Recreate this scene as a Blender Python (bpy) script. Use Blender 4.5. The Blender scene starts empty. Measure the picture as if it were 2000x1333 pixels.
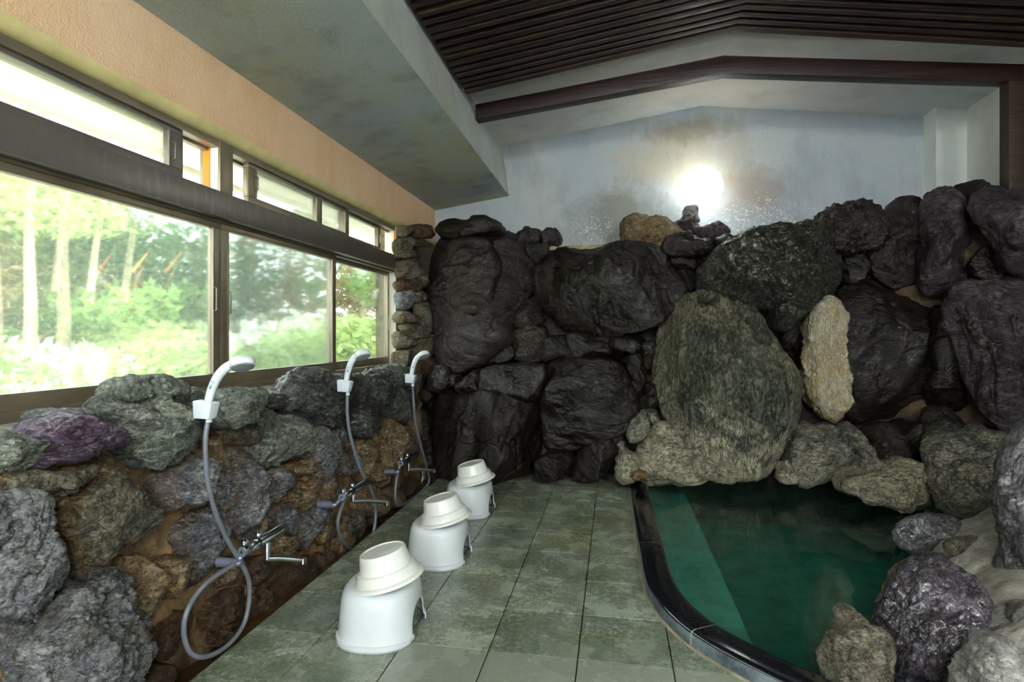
import bpy, bmesh, math, random
import numpy as np
from mathutils import Vector, Matrix
SC = bpy.context.scene
COL = SC.collection
# ---------------------------------------------------------------- camera
F, CX, HY, H = 1130.0, 1000.0, 655.0, 1.05          # focal length in px, principal x, horizon row, eye height
PSI = math.atan(200 / F)                            # the camera looks a little to the left of the room's axis
cam_d = bpy.data.cameras.new('camera'); cam = bpy.data.objects.new('camera', cam_d); COL.objects.link(cam)
cam.location = (0, 0, H); cam.rotation_euler = (math.pi / 2, 0, PSI)
cam_d.sensor_width = 36; cam_d.lens = 36 * F / 2000; cam_d.shift_y = -(666.5 - HY) / 2000; cam_d.clip_start = 0.05
SC.camera = cam
# ---------------------------------------------------------------- light and exposure
SC.view_settings.view_transform = 'Standard'; SC.view_settings.look = 'None'
SC.view_settings.gamma = 1; SC.view_settings.use_curve_mapping = False
SC.view_settings.exposure = 2.1
SC.cycles.max_bounces = 6; SC.cycles.diffuse_bounces = 3; SC.cycles.glossy_bounces = 2
SC.cycles.use_adaptive_sampling = True; SC.cycles.adaptive_threshold = 0.04
SC.cycles.transmission_bounces = 3; SC.cycles.transparent_max_bounces = 10
SC.cycles.caustics_reflective = False; SC.cycles.caustics_refractive = False
SC.cycles.sample_clamp_indirect = 6
W = bpy.data.worlds.new('sky'); SC.world = W; W.use_nodes = True
wn = W.node_tree; bg = wn.nodes['Background']
bg.inputs['Color'].default_value = (0.86, 0.95, 1.0, 1); bg.inputs['Strength'].default_value = 2.8
sd = bpy.data.lights.new('sun', 'SUN'); sd.energy = 1.7; sd.angle = math.radians(3); sd.color = (1, .95, .85)
sun = bpy.data.objects.new('sun', sd); COL.objects.link(sun)
sun.rotation_euler = Vector((-0.45, 0.35, -0.85)).to_track_quat('-Z', 'Y').to_euler()
pd = bpy.data.lights.new('window_daylight', 'AREA'); pd.shape = 'RECTANGLE'; pd.size = 6.6; pd.size_y = 1.1
pd.cycles.is_portal = True
po = bpy.data.objects.new('window_daylight', pd); COL.objects.link(po)
po.location = (-1.70, 0.85, 1.34); po.rotation_euler = (math.pi / 2, 0, -math.pi / 2)   # faces +X, into the room
LAMP = 1.9          # globe lamp emission
pd2 = bpy.data.lights.new('fill_daylight', 'AREA'); pd2.shape = 'RECTANGLE'; pd2.size = 3.4; pd2.size_y = 1.0; pd2.cycles.is_portal = True
po2 = bpy.data.objects.new('fill_daylight', pd2); COL.objects.link(po2)
po2.location = (.6, -2.52, 1.6); po2.rotation_euler = (math.pi / 2, 0, math.pi)            # added unseen opening behind the camera for front fill, faces +Y
# ---------------------------------------------------------------- measuring helpers
cP, sP = math.cos(PSI), math.sin(PSI)
E0 = np.array([0, 0, H])
def ray(px, py):
    a = (px - CX) / F; b = (HY - py) / F
    return np.array([-sP + a * cP, cP + a * sP, b])
def onZ(px, py, z=0.0): d = ray(px, py); return E0 + d * ((z - H) / d[2])
def onX(px, py, x): d = ray(px, py); return E0 + d * (x / d[0])
def onY(px, py, y): d = ray(px, py); return E0 + d * (y / d[1])
def onP(px, py, p0, n): d = ray(px, py); return E0 + d * (np.dot(p0 - E0, n) / np.dot(d, n))
def yw(px, x=-1.63): return float(onX(px, 500, x)[1])
# ---------------------------------------------------------------- numpy noise
_rng = np.random.RandomState(7)
_perm = _rng.permutation(256); _perm = np.concatenate([_perm, _perm, _perm])
_grad = _rng.normal(size=(256, 3)); _grad /= np.linalg.norm(_grad, axis=1)[:, None]
def perlin(p):
    pi = np.floor(p).astype(int); pf = p - pi; u = pf * pf * pf * (pf * (pf * 6 - 15) + 10)
    X, Y, Z = (pi & 255).T
    r = 0
    for dx in (0, 1):
        for dy in (0, 1):
            for dz in (0, 1):
                h = _perm[_perm[_perm[X + dx & 255] + (Y + dy & 255)] + (Z + dz & 255)]
                g = _grad[h]
                v = g[:, 0] * (pf[:, 0] - dx) + g[:, 1] * (pf[:, 1] - dy) + g[:, 2] * (pf[:, 2] - dz)
                w = (u[:, 0] if dx else 1 - u[:, 0]) * (u[:, 1] if dy else 1 - u[:, 1]) * (u[:, 2] if dz else 1 - u[:, 2])
                r = r + v * w
    return r * 1.6
def fbm(p, o=4, g=.5):
    a, s, r = 1, 1, 0
    for i in range(o):
        r = r + a * perlin(p * s + 17.3 * i); a *= g; s *= 2.03
    return r
def ridge(p, o=4, g=.5):
    a, s, r = 1, 1, 0
    for i in range(o):
        r = r + a * (1 - 2 * np.abs(perlin(p * s + 9.1 * i))); a *= g; s *= 2.1
    return r
# ---------------------------------------------------------------- object helpers
def tag(o, label=None, cat=None, group=None, kind=None):
    if label: o['label'] = label
    if cat: o['category'] = cat
    if group: o['group'] = group
    if kind: o['kind'] = kind
    return o
def link(name, me, m=None, parent=None, smooth=False):
    o = bpy.data.objects.new(name, me); COL.objects.link(o)
    if m: me.materials.append(m)
    if parent is not None: o.parent = parent; o.matrix_parent_inverse = parent.matrix_world.inverted() if False else Matrix()
    if smooth: me.shade_smooth()
    return o
def empty(name, loc=(0, 0, 0), rz=0):
    o = bpy.data.objects.new(name, None); COL.objects.link(o); o.location = loc; o.rotation_euler = (0, 0, rz)
    o.empty_display_size = .1
    return o
def copy_tree(o, parent=None):
    c = o.copy(); COL.objects.link(c); c.parent = parent
    for ch in list(o.children): copy_tree(ch, c)
    return c
class MB:
    """collects shapes into one mesh"""
    def __init__(s): s.v = []; s.f = []
    def add(s, vs, fs):
        n = len(s.v); s.v += [tuple(map(float, v)) for v in vs]; s.f += [tuple(i + n for i in f) for f in fs]; return s
    def box(s, a, b):
        (x0, y0, z0), (x1, y1, z1) = a, b
        return s.add([(x0,y0,z0),(x1,y0,z0),(x1,y1,z0),(x0,y1,z0),(x0,y0,z1),(x1,y0,z1),(x1,y1,z1),(x0,y1,z1)],
                     [(0,3,2,1),(4,5,6,7),(0,1,5,4),(1,2,6,5),(2,3,7,6),(3,0,4,7)])
    def prism(s, prof, ext, close=True):
        """prof: 3-D points of a planar outline; ext: extrusion vector"""
        n = len(prof); e = np.array(ext); P = [np.array(p) for p in prof]
        fs = [tuple(range(n))[::-1], tuple(range(n, 2 * n))] + [(i, (i + 1) % n, n + (i + 1) % n, n + i) for i in range(n)]
        return s.add(P + [p + e for p in P], fs)
    def tube(s, pts, r, k=12, caps=True):
        pts = [np.array(p, float) for p in pts]; n = len(pts)
        rs = r if hasattr(r, '__len__') else [r] * n
        up = None; vs = []; fs = []
        for i, p in enumerate(pts):
            t = pts[min(i + 1, n - 1)] - pts[max(i - 1, 0)]; t = t / (np.linalg.norm(t) + 1e-9)
            if up is None:
                up = np.cross(t, (0, 0, 1)) if abs(t[2]) < .9 else np.cross(t, (1, 0, 0))
            up = up - t * np.dot(up, t); up /= np.linalg.norm(up) + 1e-9; w = np.cross(t, up)
            for j in range(k):
                a = 2 * math.pi * j / k; vs.append(p + rs[i] * (math.cos(a) * up + math.sin(a) * w))
        for i in range(n - 1):
            for j in range(k):
                fs.append((i*k+j, i*k+(j+1)%k, (i+1)*k+(j+1)%k, (i+1)*k+j))
        if caps: fs += [tuple(range(k))[::-1], tuple(range((n-1)*k, n*k))]
        return s.add(vs, fs)
    def lathe(s, prof, k=40, o=(0, 0, 0)):
        """prof: (radius, z) list, spun about z"""
        vs = []; fs = []; n = len(prof)
        for (r, z) in prof:
            for j in range(k):
                a = 2 * math.pi * j / k; vs.append((o[0] + r * math.cos(a), o[1] + r * math.sin(a), o[2] + z))
        for i in range(n - 1):
            for j in range(k):
                fs.append((i*k+j, i*k+(j+1)%k, (i+1)*k+(j+1)%k, (i+1)*k+j))
        return s.add(vs, fs)
    def mesh(s, name='m'):
        me = bpy.data.meshes.new(name); me.from_pydata(s.v, [], s.f); me.update(); return me
    def build(s, name, m, parent=None, smooth=False, bevel=0, kind=None):
        me = s.mesh(name)
        bm = bmesh.new(); bm.from_mesh(me); bmesh.ops.recalc_face_normals(bm, faces=bm.faces)
        if bevel: bmesh.ops.bevel(bm, geom=[e for e in bm.edges if e.calc_face_angle(0) > .5], offset=bevel, segments=2, affect='EDGES', profile=.6)
        bm.to_mesh(me); bm.free()
        o = link(name, me, m, parent, smooth or bool(bevel))
        if smooth or bevel:
            try: me.set_sharp_from_angle(angle=math.radians(40))
            except Exception: pass
        if kind: o['kind'] = kind
        return o
def grid_obj(name, P, m, parent=None, kind=None, smooth=True, closeu=False, attr=None):
    """P: array (a, b, 3) -> one mesh"""
    a, b, _ = P.shape; idx = np.arange(a * b).reshape(a, b)
    if closeu: ix = np.concatenate([idx, idx[:, :1]], 1)
    else: ix = idx
    q = np.stack([ix[:-1, :-1], ix[:-1, 1:], ix[1:, 1:], ix[1:, :-1]], -1).reshape(-1, 4)
    me = bpy.data.meshes.new(name); nv, nf = a * b, len(q)
    me.vertices.add(nv); me.vertices.foreach_set('co', P.reshape(-1).astype(np.float32))
    me.loops.add(nf * 4); me.loops.foreach_set('vertex_index', q.reshape(-1).astype(np.int32))
    me.polygons.add(nf); me.polygons.foreach_set('loop_start', np.arange(0, nf * 4, 4, dtype=np.int32))
    if attr is not None:
        at = me.attributes.new('rim', 'FLOAT', 'POINT'); at.data.foreach_set('value', attr.reshape(-1).astype(np.float32))
    me.update(calc_edges=True); me.validate()
    o = link(name, me, m, parent, smooth)
    if kind: o['kind'] = kind
    return o
# ---------------------------------------------------------------- material helpers
def rgb(r, g, b): return tuple((c / 255) ** 2.2 for c in (r, g, b)) + (1,)
class NT:
    def __init__(s, name):
        s.m = bpy.data.materials.new(name); s.m.use_nodes = True; s.t = s.m.node_tree; s.t.nodes.clear()
        s.out = s.t.nodes.new('ShaderNodeOutputMaterial'); s.b = s.n('ShaderNodeBsdfPrincipled'); s.l(s.b.outputs[0], s.out.inputs[0])
    def n(s, t, **k):
        x = s.t.nodes.new(t)
        for a, v in k.items():
            if a.startswith('i_'):
                key = a[2:]; key = int(key) if key.isdigit() else key.replace('_', ' ')
                x.inputs[key].default_value = v
            else: setattr(x, a, v)
        return x
    def l(s, a, b): s.t.links.new(a, b)
    def coords(s, kind='Object', scale=(1, 1, 1), rot=(0, 0, 0), rand=False):
        c = s.n('ShaderNodeTexCoord'); mp = s.n('ShaderNodeMapping'); mp.inputs['Scale'].default_value = scale; mp.inputs['Rotation'].default_value = rot
        if rand:
            oi = s.n('ShaderNodeObjectInfo'); v = s.n('ShaderNodeVectorMath', operation='MULTIPLY_ADD')
            cb = s.n('ShaderNodeCombineXYZ')
            for i in range(3): s.l(oi.outputs['Random'], cb.inputs[i])
            s.l(cb.outputs[0], v.inputs[0]); v.inputs[1].default_value = (31, 47, 59); s.l(c.outputs[kind], v.inputs[2])
            s.l(v.outputs[0], mp.inputs[0])
        else: s.l(c.outputs[kind], mp.inputs[0])
        return mp.outputs[0]
    def noise(s, vec, scale, detail=5, rough=.55, dist=0):
        x = s.n('ShaderNodeTexNoise'); x.inputs['Scale'].default_value = scale; x.inputs['Detail'].default_value = detail
        x.inputs['Roughness'].default_value = rough; x.inputs['Distortion'].default_value = dist; s.l(vec, x.inputs['Vector']); return x.outputs[0]
    def ramp(s, fac, stops, interp='LINEAR'):
        x = s.n('ShaderNodeValToRGB'); x.color_ramp.interpolation = interp; e = x.color_ramp.elements
        while len(e) < len(stops): e.new(.5)
        for el, (p, c) in zip(e, stops):
            el.position = p; el.color = c if hasattr(c, '__len__') else (c, c, c, 1)
        s.l(fac, x.inputs[0]); return x.outputs[0]
    def mix(s, fac, a, b, mode='MIX'):
        x = s.n('ShaderNodeMix', data_type='RGBA', blend_type=mode)
        for v, i in ((fac, 0), (a, 6), (b, 7)):
            if hasattr(v, 'is_output'): s.l(v, x.inputs[i])
            elif isinstance(v, tuple) or isinstance(v, list): x.inputs[i].default_value = v
            else: x.inputs[i].default_value = v
        return x.outputs[2]
    def math(s, op, a, b=0.0, clamp=False):
        x = s.n('ShaderNodeMath', operation=op, use_clamp=clamp)
        for v, i in ((a, 0), (b, 1)):
            if hasattr(v, 'is_output'): s.l(v, x.inputs[i])
            else: x.inputs[i].default_value = v
        return x.outputs[0]
    def bump(s, h, strength=.5, dist=.01, prev=None):
        x = s.n('ShaderNodeBump'); x.inputs['Strength'].default_value = strength; x.inputs['Distance'].default_value = dist
        s.l(h, x.inputs['Height'])
        if prev is not None: s.l(prev, x.inputs['Normal'])
        return x.outputs[0]
    def set(s, **k):
        for a, v in k.items():
            i = s.b.inputs[a.replace('_', ' ')]
            if hasattr(v, 'is_output'): s.l(v, i)
            else: i.default_value = v
        return s
def flat(name, col, rough=.5, metal=0, bump=0, bscale=60, var=.12, **k):
    t = NT(name); v = t.coords('Object'); n = t.noise(v, 8, 4)
    c2 = tuple(c * (1 - var * 2.2) for c in col[:3]) + (1,)
    t.set(Base_Color=t.mix(t.ramp(n, [(.35, 0), (.65, 1)]), c2, col), Roughness=rough, Metallic=metal, **k)
    if bump: t.set(Normal=t.bump(t.noise(v, bscale, 3), bump, .004))
    return t.m
# ================================================================= materials
def plaster(name, base, tint, dark, scale=1.0, bstr=.55, extra=None):
    t = NT(name); v = t.coords('Object')
    big = t.noise(v, 1.1 * scale, 6, .6, .6); mid = t.noise(t.coords('Object', (1, 1, .35)), 3.1 * scale, 6, .65)
    c = t.mix(t.ramp(big, [(.38, 0), (.66, 1)]), base, tint)
    c = t.mix(t.ramp(mid, [(.5, 0), (.78, .75)]), c, dark)
    if extra: c = extra(t, c)
    h1 = t.noise(v, 170, 3, .6); h2 = t.noise(v, 60, 2)
    nb = t.bump(t.math('ADD', h1, t.math('MULTIPLY', h2, .7)), bstr, .006)
    t.set(Base_Color=c, Roughness=.85, Normal=nb); return t.m
def wall_stains(t, c):
    """mould, rust-yellow and salt blotches on the plaster round the lamp (they have their own shapes)"""
    g = t.n('ShaderNodeTexCoord'); 
    def blob(cx, cz, rx, rz, edge=.25):
        s = t.n('ShaderNodeSeparateXYZ'); t.l(g.outputs['Object'], s.inputs[0])
        dx = t.math('DIVIDE', t.math('SUBTRACT', s.outputs[0], cx), rx); dz = t.math('DIVIDE', t.math('SUBTRACT', s.outputs[2], cz), rz)
        d = t.math('SQRT', t.math('ADD', t.math('MULTIPLY', dx, dx), t.math('MULTIPLY', dz, dz)))
        n = t.noise(g.outputs['Object'], 5.5, 7, .7, .5)
        return t.ramp(t.math('ADD', d, t.math('MULTIPLY', t.math('SUBTRACT', n, .5), 1.9)), [(.3, 1), (1.35, 0)])
    c = t.mix(t.math('MULTIPLY', blob(.55, 2.55, .75, .38), .62), c, rgb(190, 178, 148))
    c = t.mix(t.math('MULTIPLY', blob(1.1, 2.25, .45, .28), .6), c, rgb(150, 132, 112))
    c = t.mix(t.math('MULTIPLY', blob(.05, 2.05, .62, .34), .62), c, rgb(116, 116, 100))
    c = t.mix(t.math('MULTIPLY', blob(.6, 2.78, .5, .14), .5), c, rgb(110, 96, 76))
    sp = t.ramp(t.noise(g.outputs['Object'], 60, 3, .8), [(.55, 0), (.6, 1)])
    c = t.mix(t.math('MULTIPLY', sp, blob(1.2, 1.98, .55, .26)), c, rgb(235, 235, 225))
    c = t.mix(t.math('MULTIPLY', sp, blob(-.2, 1.95, .25, .2)), c, rgb(225, 230, 222))
    dk = t.ramp(t.noise(t.coords('Object', (1, 1, .5)), 26, 4, .75), [(.62, 0), (.7, 1)])
    c = t.mix(t.math('MULTIPLY', dk, t.math('MULTIPLY', blob(.45, 2.5, .5, .45), .6)), c, rgb(70, 66, 60))
    return c
M = {}
M['plaster_back'] = plaster('plaster_back', rgb(176, 186, 196), rgb(188, 192, 192), rgb(142, 148, 150), extra=wall_stains)
M['plaster_ceiling'] = plaster('plaster_ceiling', rgb(206, 210, 214), rgb(212, 208, 200), rgb(176, 172, 158))
M['plaster_soffit'] = plaster('plaster_soffit', rgb(176, 186, 190), rgb(180, 180, 146), rgb(116, 126, 116), scale=1.3, bstr=.9)
M['plaster_beam'] = plaster('plaster_beam', rgb(190, 198, 200), rgb(180, 180, 160), rgb(140, 142, 132), bstr=.8)
M['plaster_right'] = plaster('plaster_right', rgb(222, 228, 224), rgb(214, 214, 206), rgb(190, 190, 180))
M['plaster_peach'] = plaster('plaster_peach', rgb(232, 190, 150), rgb(240, 202, 166), rgb(220, 172, 120), bstr=.6)
def wood(name, a, b, rough=.35):
    t = NT(name); v = t.coords('Object', (1.2, 14, 14)); n = t.noise(v, 3, 6, .6, 1.2)
    t.set(Base_Color=t.mix(t.ramp(n, [(.35, 0), (.7, 1)]), a, b), Roughness=t.ramp(n, [(.3, rough), (.8, rough + .3)]), Normal=t.bump(n, .35, .006)); return t.m
M['wood'] = wood('dark_stained_wood', rgb(26, 12, 9), rgb(46, 22, 16))
M['wood_old'] = wood('weathered_dark_wood', rgb(26, 14, 10), rgb(70, 46, 27), .45)
M['orange'] = flat('orange_paint', rgb(238, 138, 22), .5)
M['lintel_edge'] = flat('yellowed_cream_paint', rgb(232, 214, 150), .7, var=.08)
M['cream'] = flat('cream_paint', rgb(240, 236, 214), .7, var=.04)
# bronze window aluminium, with chalky drips on the rails
def bronze(name, drips=0.0):
    t = NT(name); v = t.coords('Object')
    c = t.mix(t.ramp(t.noise(v, 5, 5), [(.3, 0), (.7, 1)]), rgb(124, 112, 92), rgb(150, 138, 116))
    if drips:
        d = t.ramp(t.noise(t.coords('Object', (1, 9, 1.1)), 5.5, 7, .72, .4), [(.5, 0), (.72, 1)]); sy = t.n('ShaderNodeSeparateXYZ'); t.l(v, sy.inputs[0]); wy = t.ramp(t.math('ABSOLUTE', t.math('SUBTRACT', sy.outputs[1], 2.1)), [(.15, 1), (.75, .12)]); d = t.math('MULTIPLY', d, wy)
        c = t.mix(t.math('MULTIPLY', d, drips), c, rgb(190, 190, 196))
        c = t.mix(.5, c, rgb(110, 108, 114))
    t.set(Base_Color=c, Metallic=.55, Roughness=.36); return t.m
M['bronze'] = bronze('bronze_aluminium'); M['bronze_drip'] = bronze('spotted_aluminium_rail', .75)
M['steel'] = flat('brushed_steel', rgb(150, 142, 126), .4, .7)
M['chrome'] = flat('chrome', rgb(226, 230, 240), .17, 1.0, var=.02)
M['pipe'] = flat('grey_plated_pipe', rgb(150, 158, 180), .35, .6)
M['hose'] = flat('grey_shower_hose', rgb(118, 122, 132), .38, 0)
M['white_plastic'] = flat('white_plastic', rgb(226, 232, 240), .32, var=.015)
M['spray'] = flat('grey_spray_plate', rgb(150, 156, 162), .5)
M['print'] = flat('printed_marking', rgb(120, 122, 128), .6)
M['stool'] = flat('white_stool_plastic', rgb(222, 228, 232), .34, var=.012)
M['basin'] = flat('cream_basin_plastic', rgb(236, 238, 230), .28, var=.012)
t = NT('lamp_glass'); t.set(Base_Color=(1, 1, 1, 1), Emission_Color=(.98, 1, .93, 1), Emission_Strength=LAMP, Roughness=.4); M['lamp'] = t.m
# glass
def glass(name, mist, streak=1.0):
    t = NT(name); v = t.coords('Object'); t.t.nodes.remove(t.b)
    st = t.noise(t.coords('Object', (1, 3, 1)), 7, 8, .75, .5); sp = t.noise(v, 90, 2, .7); bigm = t.noise(v, 1.6, 3)
    f = t.math('ADD', t.math('MULTIPLY', t.ramp(st, [(.3, 0), (.75, 1)]), .35 * streak), t.math('MULTIPLY', t.ramp(bigm, [(.3, 0), (.7, 1)]), .25 * streak))
    f = t.math('ADD', f, mist, clamp=True)
    tr = t.n('ShaderNodeBsdfTransparent'); tr.inputs[0].default_value = (.97, 1, .97, 1)
    rf = t.n('ShaderNodeBsdfRefraction'); rf.inputs['Roughness'].default_value = .13; rf.inputs['IOR'].default_value = 1.06; rf.inputs[0].default_value = (.97, 1, .96, 1)
    m1 = t.n('ShaderNodeMixShader'); t.l(f, m1.inputs[0]); t.l(tr.outputs[0], m1.inputs[1]); t.l(rf.outputs[0], m1.inputs[2])
    # beads of condensation scatter a little daylight
    dif = t.n('ShaderNodeBsdfTranslucent'); dif.inputs[0].default_value = (.95, .97, .92, 1)
    dots = t.ramp(sp, [(.6, 0), (.72, .5)])
    fd = t.math('ADD', t.math('MULTIPLY', dots, t.math('MULTIPLY', f, .5)), t.math('MULTIPLY', f, .10))
    m2 = t.n('ShaderNodeMixShader'); t.l(fd, m2.inputs[0]); t.l(m1.outputs[0], m2.inputs[1]); t.l(dif.outputs[0], m2.inputs[2])
    gl = t.n('ShaderNodeBsdfGlossy'); gl.inputs['Roughness'].default_value = .05
    fr = t.n('ShaderNodeFresnel'); fr.inputs[0].default_value = 1.3
    m3 = t.n('ShaderNodeMixShader'); t.l(t.math('MULTIPLY', fr.outputs[0], .6), m3.inputs[0]); t.l(m2.outputs[0], m3.inputs[1]); t.l(gl.outputs[0], m3.inputs[2])
    t.l(m3.outputs[0], t.out.inputs[0]); return t.m
t = NT('room_lamp_glass'); t.set(Base_Color=(1, 1, 1, 1), Emission_Color=(.98, 1, .95, 1), Emission_Strength=34, Roughness=.4); M['lamp_room'] = t.m  # strong glow for the added fill globes behind the camera
M['glass_misty'] = glass('misted_glass', .3); M['glass_fog'] = glass('fogged_glass', .5); M['glass_clear'] = glass('wet_glass', .02, .35); M['glass_top'] = glass('top_glass', .3, .5)
# rock
def rock_mat(name, cols, rough=(.35, .7), scale=2.2, stain=None, rim=None, bstr=.6, vein=None, spec=.5, strata=(1, 1, 2.2), coat=0.0, crack=.5, fine=1.0, lime=None, dirt=1.0):
    t = NT(name); v = t.coords('Object', rand=True); vs = t.coords('Object', strata, (.5, .35, .2), rand=True)
    n1 = t.noise(v, scale, 8, .62, .8); n2 = t.noise(vs, scale * 3.2, 8, .65, 1.2)
    k = len(cols); c = t.ramp(n1, [(.28 + .44 * i / (k - 1), q) for i, q in enumerate(cols)])
    c = t.mix(t.ramp(n2, [(.3, .55 * dirt), (.6, 0)]), c, tuple(x * .32 for x in cols[0][:3]) + (1,))
    hi = tuple(min(1, x * 1.9) for x in cols[-1][:3]) + (1,)
    c = t.mix(t.ramp(n2, [(.56, 0), (.8, .75)]), c, hi)
    vo = t.n('ShaderNodeTexVoronoi', feature='DISTANCE_TO_EDGE'); vo.inputs['Scale'].default_value = scale * 2.6
    wv = t.n('ShaderNodeMix', data_type='VECTOR'); wv.inputs[0].default_value = .16
    nc = t.n('ShaderNodeTexNoise'); nc.inputs['Scale'].default_value = scale * 3; nc.inputs['Detail'].default_value = 5; t.l(vs, nc.inputs['Vector'])
    t.l(vs, wv.inputs[4]); t.l(nc.outputs[1], wv.inputs[5]); t.l(wv.outputs[1], vo.inputs['Vector'])
    cr = t.ramp(vo.outputs[0], [(0, 0), (.045, 1)])
    ck = t.noise(vs, scale * 3.6, 7, .62, 1.6); ckl = t.ramp(t.math('ABSOLUTE', t.math('SUBTRACT', ck, .5)), [(0, 0), (.03, 1)])
    fv = t.noise(v, scale * 13, 6, .75, .4)
    if stain:
        sc, amt = stain; sn = t.noise(v, scale * 1.15, 7, .68, 1.4)
        c = t.mix(t.math('MULTIPLY', t.ramp(sn, [(.46, 0), (.64, 1)]), amt), c, sc)
    if vein:
        vn = t.noise(vs, scale * 1.7, 6, .6, 2.2); vv = t.ramp(t.math('ABSOLUTE', t.math('SUBTRACT', vn, .5)), [(0, 1), (.013, 0)])
        c = t.mix(t.math('MULTIPLY', vv, .55), c, vein)
    if rim:
        a = t.n('ShaderNodeAttribute', attribute_name='rim'); rn = t.noise(v, scale * 3, 6, .7)
        rf = t.ramp(t.math('ADD', a.outputs['Fac'], t.math('MULTIPLY', t.math('SUBTRACT', rn, .5), .9)), [(.4, 0), (.85, rim[1])])
        c = t.mix(rf, c, rim[0])
    if lime:                                      # pale mineral deposit left by the water, thinning out upwards
        ge = t.n('ShaderNodeNewGeometry'); sx = t.n('ShaderNodeSeparateXYZ'); t.l(ge.outputs['Position'], sx.inputs[0])
        ln = t.noise(v, scale * 1.6, 7, .68, .8); q = t.math('ADD', t.math('DIVIDE', t.math('SUBTRACT', lime[1], sx.outputs[2]), lime[1]), t.math('MULTIPLY', t.math('SUBTRACT', ln, .5), 3.2))
        c = t.mix(t.ramp(q, [(.25, 0), (.7, lime[2])]), c, lime[0])
    c = t.mix(t.math('MULTIPLY', t.math('SUBTRACT', 1.0, cr), crack * .6), c, tuple(x * .2 for x in cols[0][:3]) + (1,))
    c = t.mix(t.math('MULTIPLY', t.math('SUBTRACT', 1.0, ckl), .62 * dirt * min(fine, 1)), c, tuple(x * .16 for x in cols[0][:3]) + (1,))
    c = t.mix(t.ramp(fv, [(.3, .75 * dirt), (.52, 0)]), c, tuple(x * .25 for x in cols[0][:3]) + (1,)); c = t.mix(t.ramp(fv, [(.55, 0), (.75, .5)]), c, hi)
    h = t.noise(vs, scale * 9, 8, .7, .6); h2 = t.noise(v, scale * 26, 5, .7)
    wr = t.n('ShaderNodeTexVoronoi', feature='SMOOTH_F1'); wr.inputs['Scale'].default_value = scale * 7; t.l(wv.outputs[1], wr.inputs['Vector'])
    nb = t.bump(t.math('ADD', t.math('MULTIPLY', cr, crack), t.math('ADD', t.math('ADD', t.math('MULTIPLY', h, 1.0), t.math('MULTIPLY', ckl, .5 * fine)), t.math('MULTIPLY', wr.outputs[0], .5 * fine))), bstr, .03 / scale * 2)
    nb = t.bump(h2, bstr * .55 * fine, .006, nb)
    t.set(Base_Color=c, Roughness=t.ramp(n2, [(.3, rough[0]), (.7, rough[1])]), Normal=nb, Coat_Weight=coat, Coat_Roughness=.12)
    t.b.inputs['Specular IOR Level'].default_value = spec
    return t.m
OR = rgb(150, 106, 60)
M['rk_dark'] = rock_mat('wet_dark_rock', [rgb(18, 13, 12), rgb(31, 23, 21), rgb(40, 32, 29)], (.34, .6), 1.9, (rgb(30, 30, 21), .5), vein=rgb(96, 84, 64), bstr=.35, coat=.05, fine=.5, spec=.35)
M['rk_purple'] = rock_mat('wet_purple_rock', [rgb(24, 16, 18), rgb(41, 30, 32), rgb(54, 42, 45)], (.34, .6), 2.2, (rgb(36, 31, 25), .5), vein=rgb(110, 98, 88), bstr=.4, coat=.06, fine=.5, spec=.35)
M['rk_mauve'] = rock_mat('mauve_grey_rock', [rgb(40, 32, 36), rgb(68, 58, 66), rgb(92, 82, 92)], (.34, .6), 2.2, (rgb(52, 46, 42), .5), vein=rgb(150, 138, 124), bstr=.5, coat=.06, fine=.6, spec=.35)
M['rk_brown'] = rock_mat('wet_brown_rock', [rgb(26, 18, 15), rgb(44, 32, 25), rgb(58, 45, 35)], (.35, .6), 3, (rgb(48, 56, 42), .6), bstr=.6, coat=.15)
M['rk_green'] = rock_mat('green_grey_rock', [rgb(50, 54, 44), rgb(86, 90, 76), rgb(140, 140, 124)], (.42, .75), 2.4, (rgb(70, 74, 46), .6), rim=(rgb(170, 160, 130), .35), vein=rgb(150, 144, 116), bstr=.9, strata=(2.2, 1.5, .7), lime=(rgb(196, 188, 162), .75, .9))
M['rk_olive'] = rock_mat('olive_streaked_rock', [rgb(30, 30, 23), rgb(52, 50, 39), rgb(96, 92, 78)], (.3, .6), 2.6, (rgb(56, 60, 44), .6), vein=rgb(205, 200, 184), bstr=.9, strata=(2.6, 1, 2.6), coat=.2)
M['rk_beige'] = rock_mat('lime_crusted_rock', [rgb(84, 84, 80), rgb(150, 142, 124), rgb(206, 196, 168)], (.45, .8), 3.2, (rgb(70, 74, 78), .7), lime=(rgb(200, 190, 162), .8, .85), bstr=.8)
M['rk_tan'] = rock_mat('tan_rock', [rgb(120, 92, 62), rgb(170, 140, 100), rgb(206, 190, 160)], (.5, .8), 7, (rgb(84, 74, 56), .6), bstr=.9, dirt=.6)
M['rk_white'] = rock_mat('cream_mineral_crust', [rgb(206, 178, 120), rgb(228, 216, 186), rgb(240, 234, 216)], (.6, .9), 7, (rgb(210, 160, 84), .55), bstr=1.2, strata=(2.5, 1, .6), crack=.1, dirt=.15)
M['rk_bank'] = rock_mat('grey_lime_rock', [rgb(74, 78, 82), rgb(136, 134, 128), rgb(192, 184, 162)], (.4, .75), 5, (rgb(60, 62, 62), .8), lime=(rgb(190, 182, 160), .7, .8), bstr=1.0)
M['rk_left'] = rock_mat('blue_grey_stone', [rgb(78, 82, 94), rgb(146, 148, 156), rgb(206, 204, 202)], (.4, .75), 5, (rgb(122, 106, 80), .7), rim=(OR, .4), bstr=1.0, crack=.8, fine=1.4)
M['rk_left_tan'] = rock_mat('rust_stained_stone', [rgb(104, 90, 70), rgb(172, 148, 116), rgb(218, 196, 160)], (.4, .75), 5.5, (rgb(158, 112, 66), .6), rim=(OR, .5), bstr=1.0, crack=.8, fine=1.4)
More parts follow.
